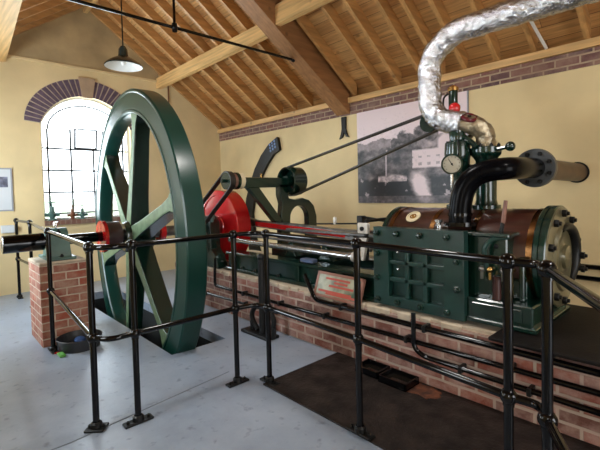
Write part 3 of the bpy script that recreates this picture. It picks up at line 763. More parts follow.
# inboard main bearing
mb_ = thing('main_bearing', (SX, 2.57, .47), 'dark green main bearing of the crankshaft between flywheel and red crank disc', 'bearing')
q = MB(); q.prism([[(SX - .32, .472), (SX + .34, .472), (SX + .28, .62), (SX + .18, .70), (SX + .17, 1.02), (SX + .10, 1.10), (SX - .10, 1.10), (SX - .17, 1.02), (SX - .18, .70), (SX - .28, .62)]],
                  lambda a, b: (a, 2.56, b), lambda a, b: (a, 2.70, b)); q.build('housing', M['green'], mb_, bevel=.006)
for s in (-1, 1): bolt((SX + s * .12, 2.63, 1.08), (0, 0, 1), mb_, .022, .04)
MB().lathe([(0, .02), (.03, .02), (.035, .035), (.09, .035), (.10, 0)], (SX + .2, 2.58, 1.03), (0, 0, 1), 14).build('oil_cup', M['teal'], mb_)
# red crank disc
cdk = thing('crank_disc', (SX, 2.86, SZ), 'glossy red crank disc on the shaft beyond the flywheel', 'crank disc')
q = MB(); q.lathe([(-.09, .06), (-.09, .13), (-.075, .135), (-.075, .40), (-.09, .405), (-.09, .46), (-.08, .47), (.10, .47), (.10, 0)], (SX, 2.86, SZ), (0, 1, 0), 72); q.build('disc', M['red'], cdk)
MB().lathe([(0, 0), (0, .055), (.03, .055), (.03, 0)], (SX, 2.74, SZ), (0, 1, 0), 24).build('hub_cap', M['steeldark'], cdk)
MB().tube([(SX + .24, 2.962, 1.0), (SX + .24, 3.12, 1.0)], .045, 18).build('crank_pin', M['steel'], cdk)

# ------------------------------------------------------------------ steam engine
CY, CZ = 3.06, .90
en = thing('steam_engine', (-2.2, CY, PT), 'horizontal green mill steam engine with wood-lagged cylinder on the brick plinth', 'steam engine')
q = MB()   # bed casting
q.box(-4.20, -1.95, 2.60, 3.42, .472, .51, bev=.008); q.box(-4.14, -1.95, 2.64, 2.75, .51, .66, bev=.006); q.box(-4.14, -1.95, 3.3, 3.38, .51, .66, bev=.006)
q.box(-4.16, -1.95, 2.61, 2.78, .655, .69, bev=.008); q.box(-4.16, -1.95, 3.27, 3.41, .655, .69, bev=.008); q.box(-4.1, -1.95, 2.75, 3.3, .51, .56)
for x in (-4.0, -3.45, -2.9, -2.35): q.box(x - .03, x + .03, 2.605, 2.66, .51, .66, bev=.006)
bed = q.build('bed', M['green'], en)
for x in (-3.85, -3.6, -3.2, -2.75, -2.5): bolt((x, 2.625, .51), (0, 0, 1), bed, .018, .02)
for x in (-3.25, -2.75):    # saddle brackets beneath the guides
    q = MB(); q.prism([[(x - .09, .69), (x + .09, .69), (x + .04, .76), (x + .03, .84), (x - .03, .84), (x - .04, .76)]], lambda a, b: (a, 2.84, b), lambda a, b: (a, 3.26, b))
    q.build('guide_bracket', M['green'], en, bevel=.006)
for y in (2.90, 3.16):
    MB().box(-3.35, -2.1, y - .03, y + .03, .84, .868, bev=.004).build('guide_bar', M['steeldark'], en)
    MB().box(-3.35, -2.1, y - .03, y + .03, .955, .98, bev=.004).build('guide_bar', M['steeldark'], en)
# connecting rod with red fluting
q = MB(); A = Vector((SX + .24, 3.06, 1.0)); B = Vector((-2.42, 3.06, .93)); d = (B - A).normalized(); up = Vector((-d.z, 0, d.x))
vs = []
for (t, hh) in ((0, .07), (.12, .04), (.5, .05), (.88, .045), (1, .06)):
    c_ = A.lerp(B, t)
    for (sy, sz) in ((-1, -1), (1, -1), (1, 1), (-1, 1)): vs.append(c_ + Vector((0, .032 * sy, 0)) + up * hh * sz)
fs = [(0, 1, 2, 3), (19, 18, 17, 16)]
for i in range(4):
    for j in range(4): fs.append((i * 4 + j, (i + 1) * 4 + j, (i + 1) * 4 + (j + 1) % 4, i * 4 + (j + 1) % 4))
q.add(vs, fs); cr_ = q.build('connecting_rod', M['steeldark'], en, bevel=.006)
q = MB(); vs = []
for t in (.13, .5, .93):
    c_ = A.lerp(B, t)
    for (sy, sz) in ((-.045, -.024), (-.03, -.024), (-.03, .024), (-.045, .024)): vs.append(c_ + Vector((0, sy, 0)) + up * sz * (1.1))
q.add(vs, [(0, 1, 2, 3), (11, 10, 9, 8)] + [(i * 4 + j, (i + 1) * 4 + j, (i + 1) * 4 + (j + 1) % 4, i * 4 + (j + 1) % 4) for i in range(2) for j in range(4)])
q.build('red_flute', M['red'], cr_)
q = MB(); q.box(-2.52, -2.3, 2.88, 3.18, .872, .95, bev=.008); q.lathe([(0, 0), (0, .045), (.06, .045), (.06, 0)], (-2.42, 2.86, .91), (0, 1, 0), 20); q.build('crosshead', M['steeldark'], en)
MB().tube([(-2.35, CY, CZ + .01), (-1.98, CY, CZ + .01)], .028, 16).build('piston_rod', M['steel'], en)
# eccentric (valve) rod – long bright bar
q = MB(); q.tube([(-4.25, 2.74, .81), (-2.36, 2.74, .79)], .03, 18); q.tube([(-2.36, 2.74, .79), (-2.34, 2.74, .79), (-2.30, 2.74, .79)], [.03, .036, .036], 18); q.build('eccentric_rod', M['steel'], en)
MB().tube([(-4.25, 2.80, .875), (-2.15, 2.80, .85)], .014, 12).build('cut_off_rod', M['steeldark'], en)
MB().lathe([(0, 0), (0, .042), (.02, .048), (.05, .042), (.05, 0)], (-2.30, 2.74, .79), (1, 0, 0), 20).build('rod_end_collar', M['whitemetal'], en)
MB().tube([(-2.25, 2.74, .79), (-1.93, 2.74, .79)], .017, 14).build('valve_rod', M['steel'], en)
q = MB(); q.lathe([(0, .0), (0, .035), (.03, .035), (.03, .055), (.05, .055), (.05, 0)], (-2.0, 2.74, .79), (1, 0, 0), 18); q.build('valve_gland', M['whitemetal'], en)
# trip linkage by the chest: white machined blocks on a dark lever
lk = MB().box(-2.075, -2.045, 2.61, 2.64, .80, 1.13, bev=.004).tube([(-2.06, 2.63, 1.12), (-2.06, 3.0, 1.12)], .014, 10).build('trip_lever', M['blackmat'], en)
q = MB(); q.box(-2.115, -2.01, 2.575, 2.61, 1.02, 1.105, bev=.006); q.build('lever_block', M['whitemetal'], lk)
MB().lathe([(0, 0), (0, .017), (.012, .017), (.012, 0)], (-2.062, 2.575, 1.06), (0, -1, 0), 14).build('block_pin', M['blackmat'], lk)
q = MB(); q.prism([[(-2.105, .985), (-2.025, .985), (-2.04, .90), (-2.06, .80), (-2.085, .80), (-2.09, .90)]], lambda a, b: (a, 2.58, b), lambda a, b: (a, 2.61, b)); q.build('lever_link', M['whitemetal'], lk, bevel=.004)
q = MB(); q.box(-2.47, -2.40, 3.0, 3.06, .99, 1.13, bev=.006); q.tube([(-2.44, 3.03, 1.12), (-2.08, 3.03, 1.08)], .012, 8); q.build('indicator_bracket', M['blackmat'], en)
MB().tube([(-3.03, 3.03, 1.03), (-2.45, 3.03, 1.055)], .008, 8).build('oil_pipe', M['blackmat'], en)
MB().lathe([(0, .014), (.03, .018), (.07, .018), (.075, 0)], (-2.77, 3.03, 1.035), (0, 0, 1), 12).build('oil_cup', M['whitemetal'], en)
q = MB(); q.box(-2.86, -2.70, 2.62, 2.70, .70, .735, bev=.006); q.build('drip_cup', paint('blue_grey_metal', srgb(96, 110, 140), .35, metal=.4), en)

# steam chest
q = MB(); q.box(-1.90, -1.24, 2.615, 2.88, .50, 1.075, bev=.01)
q.box(-1.24, -.99, 2.66, 2.88, .64, 1.05, bev=.008); q.box(-1.26, -.965, 2.62, 2.9, 1.05, 1.075, bev=.006)
chest = q.build('steam_chest', M['green'], en)
q = MB()
PO = [(-1.935, .495), (-1.215, .495), (-1.215, 1.085), (-1.935, 1.085)]
gx0, gx1, gz0, gz1 = -1.80, -1.355, .565, .955
q.prism([PO, [(gx0, gz0), (gx1, gz0), (gx1, gz1), (gx0, gz1)]], lambda a, b: (a, 2.55, b), lambda a, b: (a, 2.612, b))
q.box(gx0, gx1, 2.604, 2.612, gz0, gz1)
for i in range(1, 3):
    x = gx0 + (gx1 - gx0) * i / 3; q.box(x - .016, x + .016, 2.562, 2.606, gz0, gz1, bev=.003)
    z = gz0 + (gz1 - gz0) * i / 3; q.box(gx0, gx1, 2.562, 2.606, z - .015, z + .015, bev=.003)
cover = q.build('chest_cover', M['greenplate'], en, bevel=.004)
cover_b = []
for x in (-1.895, -1.72, -1.53, -1.33): cover_b.append((x, 1.04))
for z in (.885, .70): cover_b.append((-1.895, z))
for x in (-1.895, -1.72, -1.53, -1.33): cover_b.append((x, .535))
for z in (.885, .70): cover_b.append((-1.26, z))
for (x, z) in cover_b: bolt((x, 2.55, z), (0, -1, 0), cover, .024, .024, 'green')
for z in (.90, .77): bolt((gx0 + .055, 2.604, z), (0, -1, 0), cover, .011, .012, 'steel', 'stud')
# cylinder base casting
q = MB(); q.box(-1.24, -.82, 2.585, 3.25, .505, .655, bev=.008); q.box(-1.27, -.80, 2.57, 3.27, .502, .53, bev=.005); q.box(-1.18, -.88, 2.575, 2.59, .55, .63, bev=.004)
q.box(-1.13, -.90, 2.72, 3.4, .655, .78, bev=.01); q.box(-.93, -.90, 2.68, 2.72, .655, .93, bev=.006)
q.build('cylinder_foot', M['green'], en)
# cylinder
q = MB(); q.lathe([(0, .0), (0, .305), (.015, .312), (1.105, .312), (1.12, .305), (1.12, 0)], (-1.99, CY, CZ), (1, 0, 0), 72); q.build('cylinder_lagging', M['lag'], en)
for x in (-1.96, -1.60, -1.28, -.915):
    q = MB(); q.lathe([(0, .3135), (0, .3165), (.035, .3165), (.035, .3135)], (x, CY, CZ), (1, 0, 0), 72); q.build('brass_band', M['bandbrass'], en)
q = MB(); q.lathe([(0, .1), (0, .312), (.01, .32), (.035, .32), (.045, .312), (.045, .1)], (-2.03, CY, CZ), (1, 0, 0), 64); q.build('rear_flange', M['green'], en)
q = MB(); q.lathe([(0, .25), (0, .330), (.006, .336), (.03, .336), (.033, .328), (.040, .328), (.043, .336), (.068, .336), (.074, .330), (.074, .25)], (-.874, CY, CZ), (1, 0, 0), 72); q.build('front_flange', M['green'], en)
q = MB(); q.lathe([(0, .328), (.008, .322), (.010, .24), (.014, .225), (.03, .215), (.034, .20), (.02, .18), (.015, .10), (.02, .08), (.04, .075), (.045, 0)], (-.80, CY, CZ), (1, 0, 0), 64)
cvx = q.build('cylinder_cover', paint('olive_cover_paint', srgb(96, 90, 66), .28, metal=.2, var=.3, coat=.4), en)
for k in range(10):
    a = R(18 + 36 * k); bolt((-.792, CY + .285 * math.cos(a), CZ + .285 * math.sin(a)), (1, 0, 0), cvx, .026, .026, 'blackmat', 'stud')
for dz in (-.06, .03):
    q = MB(); q.tube([(-.77, 3.26, .86 + dz), (-.70, 3.26, .86 + dz)], [.02, .012], 10); q.lathe([(0, .026), (.02, .026), (.02, 0)], (-.735, 3.26, .86 + dz), (1, 0, 0), 6); q.build('cover_stay', M['blackmat'], cvx)
q = MB(); ring = [(-.77, CY + .20 * math.cos(t), CZ + .20 * math.sin(t)) for t in [R(-70 + 11 * k) for k in range(18)]]; q.tube(ring, [.012 + .026 * math.sin(PI * k / 17) for k in range(18)], 12); q.build('cover_rib', M['blackmat'], cvx)
# round brass badge on the lagging
nb = Vector((0, -.62, .785)).normalized(); cb = Vector((-1.775, CY, CZ)) + nb * .313
q = MB(); q.lathe([(0, .06), (.008, .06), (.009, .048), (.004, .046), (.004, 0)], cb, nb, 28); q.build('badge', M['cream'], en)
q = MB(); q.lathe([(.005, .026), (.010, .026), (.010, .018), (.005, .018)], cb, nb, 20); q.lathe([(.0, .01), (.011, .01), (.011, 0)], cb, nb, 10); q.build('badge_device', M['brass'], en)
# lever with wooden grip, looping drain pipe, cocks
q = MB(); q.tube([(-1.055, 2.70, .98), (-1.03, 2.70, 1.14)], .013, 10); q.ball((-1.055, 2.69, .99), .035); q.build('stop_lever', M['blackmat'], en)
MB().tube([(-1.03, 2.70, 1.13), (-1.025, 2.70, 1.16), (-1.01, 2.70, 1.28)], [.011, .014, .012], 12).build('lever_grip', M['woodgrip'], en)
q = MB(); q.tube(fillet([(-1.10, 2.62, .84), (-1.11, 2.60, .98), (-1.07, 2.62, 1.04), (-.98, 2.68, 1.05)], .08), .014, 10); q.build('drain_pipe', M['greenplate'], en)
for x in (-1.13, -1.08, -1.00, -.96):
    q = MB(); q.ball((x, 2.62, .845), .022, 10); q.tube([(x, 2.62, .845), (x, 2.62, .78)], .011, 8); q.tube([(x, 2.62, .845), (x, 2.70, .845)], .012, 8); q.build('drain_cock', M['brass'] if x in (-1.08, -.96) else M['steeldark'], en)
q = MB(); q.tube([(-1.05, 2.65, .655), (-1.05, 2.65, .80)], .026, 14); q.build('drain_pot', paint('dark_red_brown', (.05, .012, .010, 1), .4), en)

# ------------------------------------------------------------------ governor drive bracket on the bed
bk = thing('pulley_bracket', (-3.6, 3.05, .716), 'dark green cast bracket with arched foot carrying belt pulleys over the engine', 'bracket')
X0, X1 = -3.64, -3.56
q = MB()
q.prism([[(2.54, 1.44), (2.68, 1.44), (3.06, .99), (2.95, .99)]], lambda a, b: (X0, a, b), lambda a, b: (X1, a, b))            # diagonal leg
q.prism([[(2.52, 1.425), (3.10, 1.43), (3.10, 1.535), (2.52, 1.53)]], lambda a, b: (X0, a, b), lambda a, b: (X1, a, b))
leg = [(2.98, 1.46), (2.98, 1.30), (3.0, 1.22), (2.99, 1.12), (2.985, .99), (3.13, .99), (3.13, 1.05)]
arcin = [(3.275 + .145 * math.cos(t), 1.06 + .15 * math.sin(t)) for t in [PI - PI * k / 12 for k in range(13)]]
arcout = [(3.55, .99), (3.55, 1.06), (3.52, 1.18), (3.45, 1.26), (3.34, 1.30), (3.2, 1.27), (3.12, 1.27), (3.08, 1.34), (3.10, 1.46)]
q.prism([[(2.98, 1.46), (2.98, 1.34), (3.01, 1.24), (2.995, 1.12), (2.985, .99), (2.985, .72), (3.12, .72)] + arcin + [(3.42, .506), (3.56, .506), (3.56, 1.08), (3.52, 1.20), (3.44, 1.27), (3.33, 1.30), (3.22, 1.28), (3.12, 1.30), (3.09, 1.38), (3.10, 1.46)]],
        lambda a, b: (X0, a, b), lambda a, b: (X1, a, b))
q.build('frame', M['green'], bk, bevel=.006)

q = MB(); q.tube([(-3.6, 2.44, 1.5), (-3.6, 3.06, 1.5)], [.04, .04], 20); q.tube([(-3.6, 2.24, 1.5), (-3.6, 3.36, 1.5)], .018, 14); q.build('shaft', M['green'], bk)
q = MB(); q.lathe([(0, .02), (0, .09), (.07, .09), (.07, .02)], (-3.6, 2.29, 1.5), (0, 1, 0), 28); q.build('small_pulley', M['green'], bk)
q = MB(); q.lathe([(0, .02), (0, .078), (.04, .078), (.04, .02)], (-3.6, 2.36, 1.5), (0, 1, 0), 28); q.build('pulley_face', M['woodgrip'], bk)
q = MB(); q.lathe([(0, .02), (0, .09), (.03, .09), (.03, .02)], (-3.6, 2.40, 1.5), (0, 1, 0), 28); q.build('small_pulley', M['green'], bk)
q = MB(); q.lathe([(0, .02), (0, .085), (.05, .085), (.05, .02)], (-3.6, 2.435, 1.5), (0, 1, 0), 28); q.build('pulley_face', M['cream'], bk)
q = MB(); q.lathe([(-.10, .03), (-.10, .06), (-.02, .06), (-.02, .05), (-.0, .13), (-.09, .14), (-.10, .155), (-.09, .165), (.10, .165), (.11, .155), (.10, .14), (.02, .13), (.02, .03)], (-3.6, 3.20, 1.5), (0, 1, 0), 48); q.build('large_pulley', M['green'], bk)
MB().lathe([(0, 0), (-.004, .018), (0, .02)], (-3.69, 3.095, 1.52), (0, 1, 0), 12).build('pulley_hole', M['cream'], bk)
MB().lathe([(0, .01), (.04, .012), (.045, 0)], (-3.6, 2.75, 1.54), (0, 0, 1), 10).build('oil_cup', M['brass'], bk)

bk.location = (-3.744, 3.172, .690); bk.scale = (1.04, 1.04, 1.04)
def belt(name, pts, w_, label, loc=None, t=.006, y=0):
    q = MB()
    P3 = [Vector((p[0], y, p[1])) for p in pts]
    vs = []; n = len(P3)
    for i in range(n):
        d = (P3[min(i + 1, n - 1)] - P3[max(i - 1, 0)]).normalized(); up = Vector((-d.z, 0, d.x))
        for sy, su in ((-1, -1), (1, -1), (1, 1), (-1, 1)): vs.append(P3[i] + Vector((0, w_ * sy, 0)) + up * t * su)
    fs = [(0, 1, 2, 3), tuple((n - 1) * 4 + k for k in (3, 2, 1, 0))]
    for i in range(n - 1):
        for j in range(4): fs.append((i * 4 + j, (i + 1) * 4 + j, (i + 1) * 4 + (j + 1) % 4, i * 4 + (j + 1) % 4))
    q.add(vs, fs); return tag(q.build(name, M['belt']), label, 'drive belt')
def beltloop(c1, r1, c2, r2, crossed=False):
    c1 = Vector(c1); c2 = Vector(c2); d = c2 - c1; L_ = d.length; a = math.atan2(d.y, d.x)
    off = math.acos((r1 - r2) / L_)
    pts = []
    for k in range(13):
        t = a + off + (2 * PI - 2 * off) * k / 12; pts.append((c1.x + r1 * math.cos(t), c1.y + r1 * math.sin(t)))
    for k in range(13):
        t = a - off + (2 * off) * k / 12; pts.append((c2.x + r2 * math.cos(t), c2.y + r2 * math.sin(t)))
    pts.append(pts[0]); return pts
belt('drive_belt', beltloop((-3.744, 1.506), .180, (-1.87, 1.95), .085), .035, 'long black drive belt rising from the large pulley to the governor pulley', y=3.33)
belt('drive_belt', beltloop((-3.744, 1.506), .100, (SX, SZ), .117), .03, 'black drive belt from the small pulleys down to the crankshaft behind the flywheel', y=2.41)

# governor pulley near the silver pipe
gp = thing('governor_pulley', (-1.87, 3.33, 1.95), 'small dark green governor pulley beside the silver wrapped pipe', 'pulley')
q = MB(); q.lathe([(-.05, .02), (-.05, .085), (-.04, .077), (.04, .077), (.05, .085), (.05, .02)], (-1.87, 3.33, 1.95), (0, 1, 0), 32); q.build('wheel', M['green'], gp)
q = MB(); q.tube([(-1.87, 3.25, 1.95), (-1.87, 3.42, 1.95)], .016, 10); q.tube([(-1.87, 3.40, 1.95), (-1.47, 3.36, 1.84), (-1.47, 3.06, 1.70)], .02, 10); q.build('spindle', M['blackmat'], gp)

# ------------------------------------------------------------------ steam pipework over the cylinder
VX, VY = -1.295, 3.09
sp = thing('steam_pipe', (-1.69, 3.02, 1.75), 'foil-wrapped silver steam pipe rising, bending and running off to the right', 'pipe')
path = fillet([(XE - .05, 3.0, 2.54), (-1.50, 3.0, 2.55), (-1.695, 3.0, 2.40), (-1.695, 3.0, 2.02), (-1.62, 3.0, 1.91), (-1.42, 3.0, 1.845)], .26, 12)
path = dense(path, .02)
q = MB(); q.tube(path, .086, 32, jit=.011); q.build('foil_lagging', M['foil'], sp)
path = dense(fillet([(-1.47, 3.0, 1.862), (-1.34, 3.03, 1.83), (-1.295, 3.09, 1.77), (-1.295, 3.09, 1.67)], .09, 10), .02)
q = MB(); q.tube(path, .069, 28, jit=.008); q.build('tape_wrap', M['tanwrap'], sp)
tv = thing('stop_valve', (VX, VY, 1.20), 'dark green stop valve column with bolted flange on top of the cylinder', 'valve')
q = MB(); q.lathe([(0, .0), (0, .10), (.03, .10), (.035, .08), (.07, .072), (.36, .072), (.38, .085), (.40, .103), (.42, .108), (.455, .108), (.46, .1), (.46, 0)], (VX, VY, 1.205), (0, 0, 1), 36); q.build('body', M['green'], tv)
for k in range(8):
    a = 2 * PI * k / 8; bolt((VX + .092 * math.cos(a), VY + .092 * math.sin(a), 1.665), (0, 0, 1), tv, .013, .015)
q = MB(); q.tube([(VX, VY, 1.5), (VX - .14, VY, 1.5)], .045, 18); q.lathe([(0, 0), (0, .07), (.03, .07), (.03, 0)], (VX - .17, VY, 1.5), (1, 0, 0), 20); q.build('side_branch', M['green'], tv)
q = MB(); q.tube([(VX + .10, VY - .04, 1.64), (VX + .20, VY - .05, 1.65)], .014, 8); q.ball((VX + .19, VY - .05, 1.65), .035, 12); q.build('valve_knob', M['green'], tv)
gvx, gvy = -1.47, 3.0
gv = thing('governor_valve', (gvx, gvy, 1.22), 'dark green governor valve casting under the silver pipe behind the gauge', 'valve')
q = MB(); q.lathe([(0, 0), (0, .085), (.03, .085), (.04, .045), (.20, .04), (.28, .05), (.34, .085), (.42, .095), (.50, .09), (.52, .055), (.58, .06), (.62, .04), (.62, 0)], (gvx, gvy, 1.21), (0, 0, 1), 28); q.build('body', M['green'], gv)
for k in range(6):
    a = 2 * PI * k / 6; q = MB(); q.tube([(gvx + .085 * math.cos(a), gvy + .085 * math.sin(a), 1.55), (gvx + .085 * math.cos(a), gvy + .085 * math.sin(a), 1.72)], .01, 8); q.build('stay_bolt', M['blackmat'], gv)
q = MB(); q.tube([(gvx + .02, gvy, 1.78), (gvx + .16, gvy - .02, 1.66)], .02, 10); q.build('lever', M['green'], gv)
# pressure gauge
nrm = Vector((.42, -.9, .02)).normalized(); gc = Vector((-1.425, 2.82, 1.54))
ga = thing('pressure_gauge', gc, 'round white-faced pressure gauge in front of the governor valve', 'pressure gauge')
q = MB(); q.lathe([(-.045, 0), (-.045, .064), (-.01, .074), (.012, .074), (.014, .064), (.004, .062)], gc, nrm, 36); q.build('case', M['green'], ga)
q = MB(); q.lathe([(0, .062), (.003, .062), (.003, 0)], gc + nrm * .002, nrm, 32); q.build('dial', paint('aged_dial', srgb(168, 160, 142), .4), ga)
u_ = nrm.cross(Vector((0, 0, 1))).normalized(); w_ = u_.cross(nrm)
q = MB()
for k in range(11):
    a = R(-135 + 27 * k); dr = u_ * math.sin(a) + w_ * math.cos(a); q.tube([gc + nrm * .006 + dr * .047, gc + nrm * .006 + dr * .056], .0018, 5)
dr = (u_ * .5 + w_ * .8).normalized(); q.tube([gc + nrm * .008 - dr * .015, gc + nrm * .008 + dr * .042], .0025, 6); q.ball(gc + nrm * .007, .008, 8); q.build('pointer', M['blackmat'], ga)
q = MB(); q.tube(fillet([gc - Vector((0, 0, .07)), gc - Vector((0, 0, .2)), (-1.43, 2.92, 1.30), (-1.45, 3.0, 1.24)], .06), .014, 10); q.build('siphon_pipe', M['steel'], ga)

# lubricator with brass cap and red ball, dark red handwheel
lu = thing('lubricator', (-1.56, 3.08, 1.98), 'brass-capped lubricator with red bulb beside the silver pipe', 'lubricator')
q = MB(); q.lathe([(0, .02), (.02, .035), (.16, .035), (.17, .03)], (-1.55, 3.1, 1.97), (0, 0, 1), 20); q.build('body', M['green'], lu)
MB().lathe([(0, .03), (0, .042), (.025, .042), (.035, .03), (.05, 0)], (-1.55, 3.1, 2.13), (0, 0, 1), 20).build('cap', M['brass'], lu)
MB().ball((-1.52, 3.06, 1.985), .046, 16).build('red_bulb', M['red'], lu)
q = MB(); q.tube(fillet([(-1.58, 3.1, 2.12), (-1.63, 3.1, 2.10), (-1.64, 3.1, 1.97), (-1.57, 3.08, 1.95)], .03), .008, 8); q.build('sight_pipe', M['blackmat'], lu)
hwl = thing('handwheel', (-1.37, 2.98, 1.93), 'dark red valve handwheel on top of the pipe elbow', 'handwheel')
ax_ = Vector((.5, -.35, .78)).normalized(); c0 = Vector((-1.37, 2.98, 1.885)); uu = ax_.cross(Vector((0, 1, 0))).normalized(); ww = ax_.cross(uu)
q = MB(); q.tube([c0 + (uu * math.cos(t) + ww * math.sin(t)) * .05 for t in [2 * PI * k / 24 for k in range(25)]], .014, 10, cap=False)
for k in range(4): t = PI / 2 * k; q.tube([c0, c0 + (uu * math.cos(t) + ww * math.sin(t)) * .05], .008, 6)
q.build('wheel', paint('dark_red_enamel', (.10, .008, .014, 1), .25), hwl); MB().tube([c0 + ax_ * .015, c0 - ax_ * .05], .014, 10).build('stem', M['blackmat'], hwl)

# exhaust pipe: out of the chest, elbow, and through the long wall
ex = thing('exhaust_pipe', (-1.36, 2.84, 1.075), 'thick glossy black exhaust pipe curving from the chest to the long wall', 'pipe')
FD = Vector((-1.075, 3.45, 1.505)); WD = Vector((-1.03, YL, 1.485)); SD = Vector((-1.355, 2.79, 1.10))
dd = (WD - FD).normalized()
def bez(a, b, c, d, n=22):
    a, b, c, d = map(Vector, (a, b, c, d)); return [a * (1 - t) ** 3 + b * 3 * t * (1 - t) ** 2 + c * 3 * t * t * (1 - t) + d * t ** 3 for t in [k / n for k in range(n + 1)]]
p0 = [SD] + bez((-1.355, 2.79, 1.15), (-1.355, 2.79, 1.36), (-1.30, 2.81, 1.475), (-1.13, 2.86, 1.485)) + bez((-1.13, 2.86, 1.485), (-1.04, 2.89, 1.49), (-1.045, 2.98, 1.495), FD)[1:]
q = MB(); M['exblack'] = paint('exhaust_black_paint', (.002, .002, .0028, 1), .24, spec=.3); M['exblack'].node_tree.nodes['Principled BSDF'].inputs['IOR'].default_value = 1.22
q.tube(dense(p0, .04), .076, 30); q.build('black_elbow', M['exblack'], ex)
q = MB(); q.lathe([(0, .07), (0, .11), (.028, .11), (.028, .07)], SD, (0, 0, 1), 28); q.lathe([(0, .07), (0, .083), (.02, .083), (.02, .07)], (-1.355, 2.79, 1.17), (0, 0, 1), 28); q.build('foot_flange', M['black'], ex)
q = MB(); q.lathe([(-.035, .07), (-.035, .143), (-.003, .148), (.003, .148), (.035, .143), (.035, .08)], FD, (FD - Vector((-1.045, 2.98, 1.495))).normalized(), 40); fo = q.build('flange', paint('grey_flange_paint', (.045, .05, .055, 1), .35, var=.3), ex)
ax_ = (FD - Vector((-1.045, 2.98, 1.495))).normalized(); uu = ax_.cross(Vector((0, 0, 1))).normalized(); ww = ax_.cross(uu)
for k in range(8):
    t = PI / 8 + PI / 4 * k; bolt(FD - ax_ * .035 + (uu * math.cos(t) + ww * math.sin(t)) * .112, -ax_, fo, .017, .02)
q = MB(); q.tube([FD, WD], .083, 30); q.build('wall_section', M['tanpipe'], ex)
q = MB(); q.lathe([(-.012, .08), (-.012, .096), (.0, .096), (.0, .08)], WD, (0, 1, 0), 30); q.build('wall_collar', M['blackmat'], ex)
MB().tube([(-1.50, 2.76, 1.075), (-1.50, 2.76, 1.13)], .018, 12).lathe([(0, .03), (.02, .03), (.02, 0)], (-1.50, 2.76, 1.12), (0, 0, 1), 6).build('drain_plug', M['steel'], ex)

# ------------------------------------------------------------------ pipes along the plinth
def floorpipe(pts, r, label, clips=()):
    e = thing('plinth_pipe', pts[0], label, 'pipe', 'black pipes clipped to the brick plinth')
    q = MB(); q.tube(fillet(pts, .05), r, 12); q.build('pipe', M['black'], e)
    for x, y, z in clips:
        q = MB(); q.box(x - .012, x + .012, y - r - .004, PY, z - r - .006, z + r + .006, bev=.003); q.build('clip', M['blackmat'], e)
floorpipe([(-2.66, 2.49, .625), (-2.50, 2.46, .43), (.6, 2.46, .408)], .019, 'uppermost black pipe along the brick plinth, starting below the leaning sign', [(-2.2, 2.46, .425), (-1.45, 2.46, .42), (-.7, 2.46, .414), (.0, 2.46, .41)])
floorpipe([(-4.16, 2.47, .62), (-4.18, 2.47, .30), (.6, 2.47, .312)], .017, 'long black pipe at mid height on the plinth, rising at its left end', [(-3.6, 2.47, .30), (-3.0, 2.47, .304), (-2.4, 2.47, .306), (-1.6, 2.47, .308), (-.9, 2.47, .31), (0, 2.47, .31)])
floorpipe([(-1.53, 2.45, .51), (-1.53, 2.45, .27), (-1.46, 2.46, .225), (.6, 2.46, .20)], .017, 'black drain pipe dropping from the steam chest and turning right along the plinth', [(-1.2, 2.46, .216), (-.8, 2.46, .21), (0, 2.46, .205)])
floorpipe([(-4.9, 2.48, .16), (-3.05, 2.48, .20)], .014, 'thin pipe low on the plinth brickwork behind the railing corner', [(-4.4, 2.48, .171), (-3.6, 2.48, .188)])

# leaning sign
M_ = Matrix.Translation((-2.295, 2.50, .455)) @ Matrix.Rotation(R(.8), 4, 'Y') @ Matrix.Rotation(R(-20), 4, 'X')
sg = thing('leaning_sign', (-2.31, 2.50, .475), 'small framed information board with red lines leaning against the engine bed', 'sign')
q = MB(); q.box(-.255, .255, -.012, .012, 0, .215, m=M_); q.box(-.255, .255, -.018, -.012, 0, .022, m=M_).box(-.255, .255, -.018, -.012, .193, .215, m=M_).box(-.255, -.233, -.018, -.012, 0, .215, m=M_).box(.233, .255, -.018, -.012, 0, .215, m=M_); q.build('frame', M['signframe'], sg, smooth=0)
q = MB(); q.box(-.233, .233, -.0135, -.012, .022, .193, m=M_); q.build('panel', M['signgreen'], sg, smooth=0)
for (x0, x1, z) in ((-.15, .12, .165), (-.05, .10, .135), (-.21, .16, .055), (-.12, .2, .038), (-.1, .17, .105)):
    q = MB(); q.box(x0, x1, -.0150, -.0134, z - .009, z + .009, m=M_); q.build('red_line', M['signred'], sg, smooth=0)

# cast-iron stand by the plinth
st = thing('lever_stand', (-3.12, 2.33, 0), 'black iron stand with looped feet on the floor behind the railing corner', 'stand')
q = MB(); q.box(-3.36, -2.94, 2.26, 2.41, .001, .03, bev=.005); q.build('base', M['blackmat'], st)
q = MB(); q.tube([(-3.09, 2.33, .03), (-3.09, 2.33, .74)], [.034, .03], 14); q.build('post', M['blackmat'], st)
for s in (-1, 1):
    q = MB(); q.tube([(-3.09 + s * (.03 + .14 * math.sin(t) ** .8 if t < PI else .03), 2.33, .03 + .28 * (t / PI)) for t in [PI * k / 14 for k in range(1, 14)]], .024, 10); q.tube([(-3.09 + s * .16, 2.33, .03), (-3.09 + s * .168, 2.33, .12)], .024, 10); q.build('loop_foot', M['blackmat'], st)
MB().ball((-3.09, 2.33, .76), .036).build('head', M['blackmat'], st)

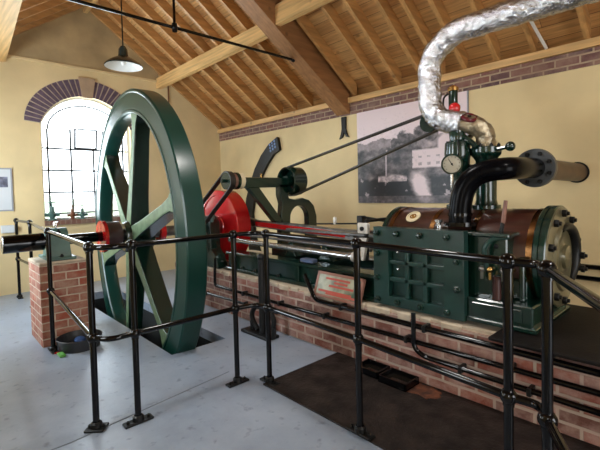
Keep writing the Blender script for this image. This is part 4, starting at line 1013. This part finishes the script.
# ------------------------------------------------------------------ lights
def area(name, loc, rot, sx, sy, power, col=(1, 1, 1)):
    l = bpy.data.lights.new(name, 'AREA'); l.shape = 'RECTANGLE'; l.size = sx; l.size_y = sy; l.energy = power; l.color = col
    o = bpy.data.objects.new(name, l); COL.objects.link(o); o.location = loc; o.rotation_euler = rot; return o
DAY = (.86, .93, 1.0)
area('window_daylight', (XG - .45, WC, 2.0), (0, R(-90), 0), 2.0, 1.5, 95, (.80, .90, 1.0))
area('side_window_daylight', (-5.45, YN - .3, 1.62), (R(90), 0, 0), 1.5, 1.45, 150, (.78, .88, 1.0))
area('side_window_daylight', (-2.525, YN - .3, 1.62), (R(90), 0, 0), .6, 1.45, 45, (.95, .97, 1))
area('side_window_daylight', (.35, YN - .3, 1.62), (R(90), 0, 0), .55, 1.45, 26, (1, .97, .93))
area('doorway_daylight', (XE + .35, 1.6, 1.2), (0, R(90), 0), 2.2, 2.0, 28, (1, .96, .9))
for lx in (-2.2, .6):  # light for the added lamps, aimed at the flywheel highlight
    l = bpy.data.lights.new('added_lamp_light', 'AREA'); l.shape = 'DISK'; l.size = .34; l.energy = 26; l.color = (1, .97, .92)
    o = bpy.data.objects.new('added_lamp_light', l); COL.objects.link(o); o.location = (lx, 2.0, 3.045)
wd = bpy.data.worlds.new('sky'); bpy.context.scene.world = wd; wd.use_nodes = True
bg = wd.node_tree.nodes['Background']; bg.inputs[0].default_value = (.90, .95, 1, 1); bg.inputs[1].default_value = 6.0

# ------------------------------------------------------------------ camera
RM_ = ((0.67857689, 0.00899969, -0.73447424), (0.73412407, -0.04152285, 0.67774457), (-0.02439797, -0.99909702, -0.03478334))
cam = bpy.data.cameras.new('camera'); co = bpy.data.objects.new('camera', cam); COL.objects.link(co)
mt = Matrix(((RM_[0][0], -RM_[0][1], -RM_[0][2], 0), (RM_[1][0], -RM_[1][1], -RM_[1][2], 0), (RM_[2][0], -RM_[2][1], -RM_[2][2], 1.36), (0, 0, 0, 1)))
co.matrix_world = mt
cam.sensor_width = 36; cam.sensor_fit = 'HORIZONTAL'; cam.lens = 408.055 * 36 / 600
cam.shift_y = -(225 - 207) / 600; cam.clip_start = .02; cam.clip_end = 200
sc = bpy.context.scene; sc.camera = co
sc.view_settings.view_transform = 'Standard'; sc.view_settings.look = 'None'; sc.view_settings.gamma = 1; sc.view_settings.exposure = 0.0
try: sc.view_settings.use_curve_mapping = False
except Exception: pass
